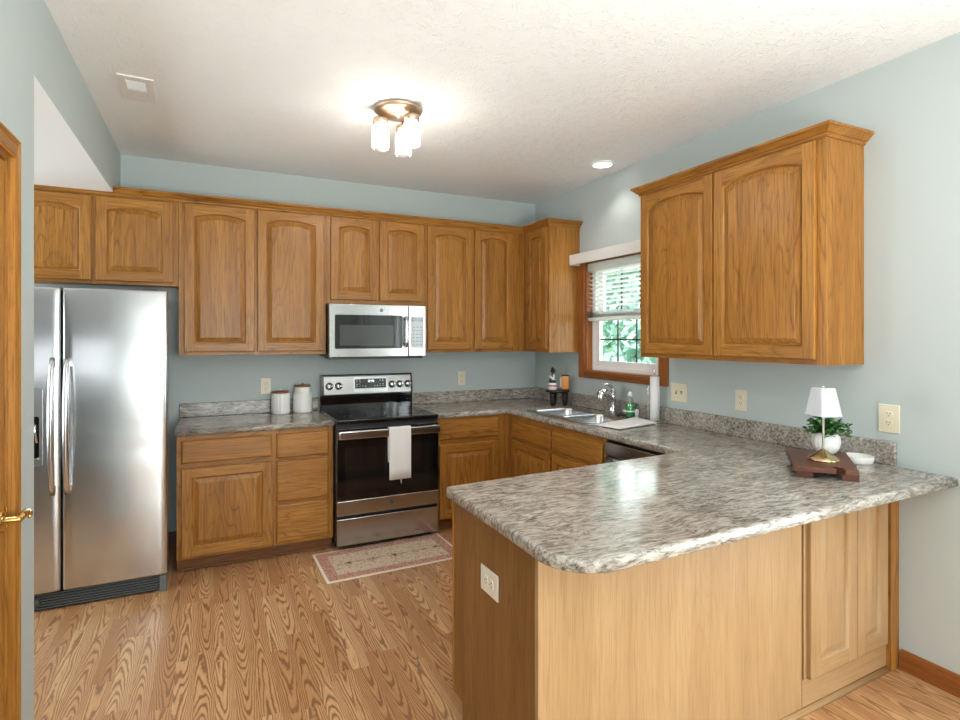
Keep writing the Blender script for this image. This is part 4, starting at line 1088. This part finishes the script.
# paper towel holder
t = thing('paper_towel_holder', 'slim upright paper towel holder with little paper left, by the switch plate', 'paper towel holder', (-0.080, -1.690, 0.9142))
b = MB(); b.lathe((0, 0, 0), [(0, 0), (0.046, 0), (0.048, 0.003), (0.046, 0.009), (0.02, 0.012), (0, 0.012)], 30); b.build('base', CHROME, t)
b = MB(); b.lathe((0, 0, 0.0122), [(0, 0), (0.005, 0), (0.005, 0.325), (0.008, 0.330), (0.008, 0.342), (0, 0.345)], 12); b.build('post', CHROME, t)
b = MB(); b.lathe((0, 0, 0.014), [(0.021, 0.0), (0.031, 0.0), (0.031, 0.30), (0.021, 0.30)], 30); b.build('paper_roll', m_cloth('paper_towel', (0.80, 0.80, 0.80), 300), t)
b = MB(); b.tube([(-0.030, 0.030, 0.010), (-0.032, 0.032, 0.20), (-0.030, 0.030, 0.24), (-0.028, 0.028, 0.25)], 0.0035, 8); b.build('tension_arm', CHROME, t)

# folded dish cloth by the sink
b = MB()
q = [(-0.535, -1.660), (-0.500, -1.832), (-0.118, -1.752), (-0.085, -1.505)]
ang = None
def quad_pt(u, v): 
    a = Vector(q[0]).lerp(Vector(q[3]), u); c2 = Vector(q[1]).lerp(Vector(q[2]), u); return a.lerp(c2, v)
for lay in range(2):
    n1, n2 = 14, 8; top, bot = [], []
    for i in range(n1+1):
        u = i/n1; rt, rb = [], []
        for j in range(n2+1):
            v = j/n2; k = 0.012*lay; p = quad_pt(k + u*(1-2*k), k + v*(1-2*k))
            zz = 0.920 + lay*0.0055; th = 0.0048
            wob = 0.0012*math.sin(7*u + 3*v) * (1 if lay else 0)
            rt.append((p.x, p.y, zz + th + wob)); rb.append((p.x, p.y, zz + wob*0.5))
        top.append(rt); bot.append(rb)
    b.loops([rt + rb[::-1] for rt, rb in zip(top, bot)], 0, True, True, True, True)
o = b.build('dish_cloth', CLOTH, None, (-0.31, -1.68, 0.92)); at(o, (-0.31, -1.68, 0.92)); tag(o, 'folded white dish cloth lying flat at the near end of the sink', 'cloth')

# tray with lamp, plant; dish
TZ0 = 0.965
fc = Vector((-0.5505, -3.173)); bc = Vector((-0.235, -2.913)); dv = (bc - fc); LN = dv.length; dv.normalize()
ta = math.atan2(dv.y, dv.x)
t = thing('serving_tray', 'dark walnut serving board on little feet with a notched front edge', 'tray', (fc.x, fc.y, 0.9142), ta - PI/2)
# local: y runs from front (0) to back (LN), x across
hw = 0.123
b = MB(); pts = [(-hw, 0.0), (0.030, 0.006), (0.016, 0.040), (0.034, 0.058), (0.058, 0.040), (0.060, 0.008), (hw-0.014, 0.012), (hw-0.008, LN*0.5), (hw, LN), (-hw, LN), (-hw+0.003, LN*0.5)]
b.prism(pts, 0.029, 0.0508, 0, 0.002); b.build('board', WOODD, t)
for (x, y) in ((-hw+0.045, 0.045), (hw-0.040, 0.045), (-hw+0.045, LN-0.05), (hw-0.040, LN-0.05)):
    b = MB(); b.box(x-0.030, x+0.030, y-0.014, y+0.014, 0, 0.0288, 0, 0.002); b.build('foot', WOODD, t)
LO = (-0.408, -3.062, TZ0 + 0.0002)
t = thing('table_lamp', 'small brass table lamp with white pleated shade on the walnut board', 'lamp', LO)
b = MB(); b.lathe((0, 0, 0), [(0, 0.0), (0.062, 0.0), (0.063, 0.004), (0.060, 0.008), (0.048, 0.018), (0.030, 0.030), (0.015, 0.040), (0.008, 0.046), (0, 0.046)], 40); b.build('base', ABRASS, t)
b = MB(); b.lathe((0, 0, 0), [(0.0048, 0.044), (0.0048, 0.205), (0.009, 0.208), (0.009, 0.225), (0.004, 0.228), (0.004, 0.318), (0, 0.318)], 14); b.build('stem', plain('satin_champagne_metal', (0.80, 0.76, 0.68), 0.35, metal=0.35), t)
b = MB()
def sqring(hwid, z, nper=18, amp=0.0038):
    pts = []
    for s_ in range(4):
        a = math.radians(90*s_ + 74.0); d = Vector((math.cos(a), math.sin(a))); e2 = Vector((-d.y, d.x))
        for i in range(nper):
            u = -1 + 2*i/nper
            p = d*(hwid + (amp if i % 2 else 0)) + e2*u*hwid
            pts.append((p.x, p.y, z))
    return pts
b.loops([sqring(0.050, 0.193, amp=0.0), sqring(0.0495, 0.196), sqring(0.0315, 0.312), sqring(0.031, 0.315, amp=0.0), sqring(0.029, 0.315, amp=0), sqring(0.0475, 0.194, amp=0), sqring(0.050, 0.193, amp=0)], 0, True, False, False, False)
b.build('shade', GAUZE, t)
b = MB(); 
for a in (74, 164, 254, 344): b.tube([(0, 0, 0.315), (0.030*math.cos(math.radians(a)), 0.030*math.sin(math.radians(a)), 0.315)], 0.0012, 6)
b.lathe((0, 0, 0.314), [(0, 0), (0.005, 0.0), (0.006, 0.004), (0.003, 0.007), (0, 0.011)], 12); b.build('finial', CHROME, t)
PO = (-0.255, -2.978, TZ0 + 0.0002)
t = thing('potted_plant', 'leafy green plant in a white ribbed round pot behind the brass lamp', 'potted plant', PO)
b = MB(); b.lathe((0, 0, 0), [(0, 0), (0.030, 0), (0.040, 0.006), (0.053, 0.028), (0.058, 0.052), (0.055, 0.078), (0.047, 0.094), (0.043, 0.098), (0.040, 0.094), (0.044, 0.08), (0, 0.078)], 72, 0, True, 'z', 0, True, lambda a, h: 1 + 0.018*math.sin(a*18) * (1 if 0.005 < h < 0.092 else 0)); b.build('pot', WHITEC, t)
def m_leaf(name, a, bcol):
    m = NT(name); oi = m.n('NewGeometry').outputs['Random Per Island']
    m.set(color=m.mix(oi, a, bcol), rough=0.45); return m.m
b = MB(); random.seed(11)
st = MB()
for k in range(60):
    a = random.uniform(0, 2*PI); el = random.uniform(-0.05, 1.25); r = random.uniform(0.06, 0.108)
    tip = Vector((math.cos(a)*math.cos(el)*r*1.05, math.sin(a)*math.cos(el)*r*1.05, 0.098 + math.sin(el)*r*0.72 + (0 if el > 0.3 else -0.012)))
    base_p = Vector((math.cos(a)*0.015, math.sin(a)*0.015, 0.08)); mid = base_p.lerp(tip, 0.5) + Vector((0, 0, 0.02))
    st.tube([base_p, mid, tip], 0.0011, 5, 0)
    for q_ in range(8):
        u = 0.35 + 0.65*q_/7; pnt = base_p.lerp(mid, min(1, u*2)) if u < 0.5 else mid.lerp(tip, (u-0.5)*2)
        d = Vector((random.uniform(-1, 1), random.uniform(-1, 1), random.uniform(-0.3, 0.9))).normalized(); L_ = random.uniform(0.017, 0.029)
        sd = d.cross(Vector((0, 0, 1))); 
        if sd.length < 0.1: sd = Vector((1, 0, 0))
        sd.normalize(); up = sd.cross(d)*L_*0.12
        w_ = L_*0.46
        c0 = pnt; c1 = pnt + d*L_*0.5; c2 = pnt + d*L_
        b.face([c0, c1 + sd*w_ + up, c2, c1 - up*0.3], 0); b.face([c0, c1 - up*0.3, c2, c1 - sd*w_ + up], 0)
b.build('foliage', m_leaf('plant_leaf', (0.012, 0.075, 0.012), (0.06, 0.20, 0.035)), t); st.build('stems', plain('plant_stem', (0.06, 0.17, 0.03), 0.5), t)
b = MB(); b.lathe((0, 0, 0), [(0, 0.0), (0.055, 0.0), (0.060, 0.004), (0.064, 0.030), (0.063, 0.033), (0.060, 0.033), (0.057, 0.008), (0, 0.007)], 44)
o = b.build('white_dish', WHITEC); tag(o, 'round white low dish on the counter behind the walnut board', 'dish'); at(o, (-0.089, -3.022, 0.9142))

# ================================================================ CEILING THINGS
FC = Vector((-1.872, -1.596, H))
t = thing('ceiling_light', 'three-light bronze ceiling fixture with glass jar shades', 'ceiling light', FC)
b = MB(); b.lathe((0, 0, 0), [(0, -0.001), (0.130, -0.001), (0.135, -0.006), (0.132, -0.016), (0.122, -0.024), (0.110, -0.030), (0.060, -0.040), (0.012, -0.044), (0.008, -0.052), (0, -0.054)], 44); b.build('canopy', NICKEL, t)
rgt = Vector((0.9, -0.436, 0)); fwd = Vector((0.436, 0.9, 0))
for (l, d) in ((-0.098, -0.008), (0.080, -0.055), (0.015, 0.105)):
    p = rgt*l + fwd*d
    b = MB(); b.lathe((p.x, p.y, 0), [(0.010, -0.03), (0.012, -0.052), (0.022, -0.056), (0.040, -0.060), (0.042, -0.064), (0.042, -0.088), (0.038, -0.090), (0.0, -0.090)], 28); ar = b.build('lamp_holder', NICKEL, t)
    b = MB(); b.lathe((p.x, p.y, 0), [(0.034, -0.0905), (0.036, -0.098), (0.046, -0.112), (0.047, -0.130), (0.047, -0.215), (0.043, -0.226), (0.036, -0.230)], 30, 0, True, 'z', 0, False); b.build('jar_shade', JAR, t)
    b = MB(); b.lathe((p.x, p.y, 0), [(0.0, -0.091), (0.013, -0.093), (0.014, -0.115), (0.024, -0.140), (0.029, -0.160), (0.026, -0.182), (0.014, -0.196), (0, -0.199)], 18); b.build('bulb', BULB, t)
    pl_ = bpy.data.lights.new('bulb_light', 'POINT'); pl_.energy = 2.0; pl_.color = (1.0, 0.94, 0.85); pl_.shadow_soft_size = 0.03
    po = bpy.data.objects.new('bulb_light', pl_); COL.objects.link(po); po.parent = t; po.location = (p.x, p.y, -0.245)
t = thing('recessed_light', 'round recessed downlight in the ceiling above the sink', 'downlight', (-0.205, -1.285, H))
b = MB(); b.lathe((0, 0, 0), [(0.068, -0.004), (0.072, -0.008), (0.092, -0.006), (0.096, -0.001)], 36, 0, True, 'z', 0, False); b.build('trim_ring', WHITEP, t)
b = MB(); b.lathe((0, 0, 0), [(0, -0.0035), (0.070, -0.0035)], 36, 0, True, 'z', 0, False); b.build('lens', LENS, t)
sl = bpy.data.lights.new('downlight', 'SPOT'); sl.energy = 6; sl.spot_size = math.radians(115); sl.spot_blend = 0.6; sl.color = (1, 0.94, 0.84); sl.shadow_soft_size = 0.06
so = bpy.data.objects.new('downlight', sl); COL.objects.link(so); so.parent = t; so.location = (0, 0, -0.02)
t = thing('air_vent', 'white ceiling air register near the left wall', 'vent', (-3.155, -1.255, H), math.radians(2))
b = MB()
for (xa, xb, ya, yb) in ((-0.078, -0.042, -0.155, 0.155), (0.042, 0.078, -0.155, 0.155), (-0.042, 0.042, -0.155, -0.115), (-0.042, 0.042, 0.115, 0.155)): b.box(xa, xb, ya, yb, -0.007, -0.0002, 0, 0.002)
b.build('frame', WHITEPT, t)
b = MB(); b.box(-0.042, 0.042, -0.115, 0.115, -0.002, -0.0004); b.build('duct', plain('vent_grey', (0.42, 0.42, 0.41), 0.7), t)
b = MB()
for i in range(9):
    y = -0.100 + i*0.0125; b.box(-0.042, 0.042, y, y+0.0015, -0.006, -0.002)
b.box(-0.042, 0.042, 0.012, 0.115, -0.006, -0.003)
b.build('louvers', WHITEPT, t)

# ================================================================ OUTSIDE
m = NT('lawn'); m.set(color=m.mix(m.noise(m.obj, 3, 4, .6), (0.10, 0.24, 0.06), (0.20, 0.36, 0.10)), rough=0.9); LAWN = m.m
b = MB(); b.box(0.2, 30, -25, 25, -0.5, -0.4); b.box(-25, 0.2, -25, -8.3, -0.5, -0.4)
tag(b.build('lawn_ground', LAWN), 'green lawn outside the windows', 'lawn', None, 'structure')
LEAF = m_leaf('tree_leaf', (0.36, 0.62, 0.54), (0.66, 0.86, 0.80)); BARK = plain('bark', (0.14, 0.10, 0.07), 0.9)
random.seed(5)
crown_me = None
def tree(x, y, h, r, label):
    t = thing('garden_tree', label, 'tree', (x, y, -0.4), random.uniform(0, 6), 'trees outside the window')
    b = MB(); b.tube([(0, 0, 0), (0.05, 0.02, h*0.4), (0.0, 0.05, h*0.75)], [0.16, 0.12, 0.06], 10); b.build('trunk', BARK, t)
    b = MB()
    for k in range(5200):
        d = Vector((random.gauss(0, 1), random.gauss(0, 1), random.gauss(0, 1))).normalized()*random.uniform(0.55, 1.0)
        c = Vector((d.x*r, d.y*r, h*0.55 + d.z*h*0.5)); n_ = Vector((random.uniform(-1, 1), random.uniform(-1, 1), random.uniform(-1, 1))).normalized()
        u = n_.orthogonal().normalized(); w = n_.cross(u); sz = random.uniform(0.07, 0.15)
        b.face([c + u*sz, c + w*sz*0.5, c - u*sz, c - w*sz*0.5], 0)
    b.build('crown', LEAF, t)
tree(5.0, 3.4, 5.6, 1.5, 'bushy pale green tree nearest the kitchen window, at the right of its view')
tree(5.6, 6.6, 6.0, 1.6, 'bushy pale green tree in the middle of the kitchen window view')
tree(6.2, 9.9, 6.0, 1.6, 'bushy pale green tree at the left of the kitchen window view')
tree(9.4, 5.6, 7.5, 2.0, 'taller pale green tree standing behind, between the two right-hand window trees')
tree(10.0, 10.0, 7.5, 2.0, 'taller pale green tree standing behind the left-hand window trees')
sn = bpy.data.lights.new('sun', 'SUN'); sn.energy = 3.5; sn.angle = math.radians(2); sn.color = (1, 0.97, 0.9)
sno = bpy.data.objects.new('sun', sn); COL.objects.link(sno); sno.rotation_euler = (math.radians(35), math.radians(-42), 0)
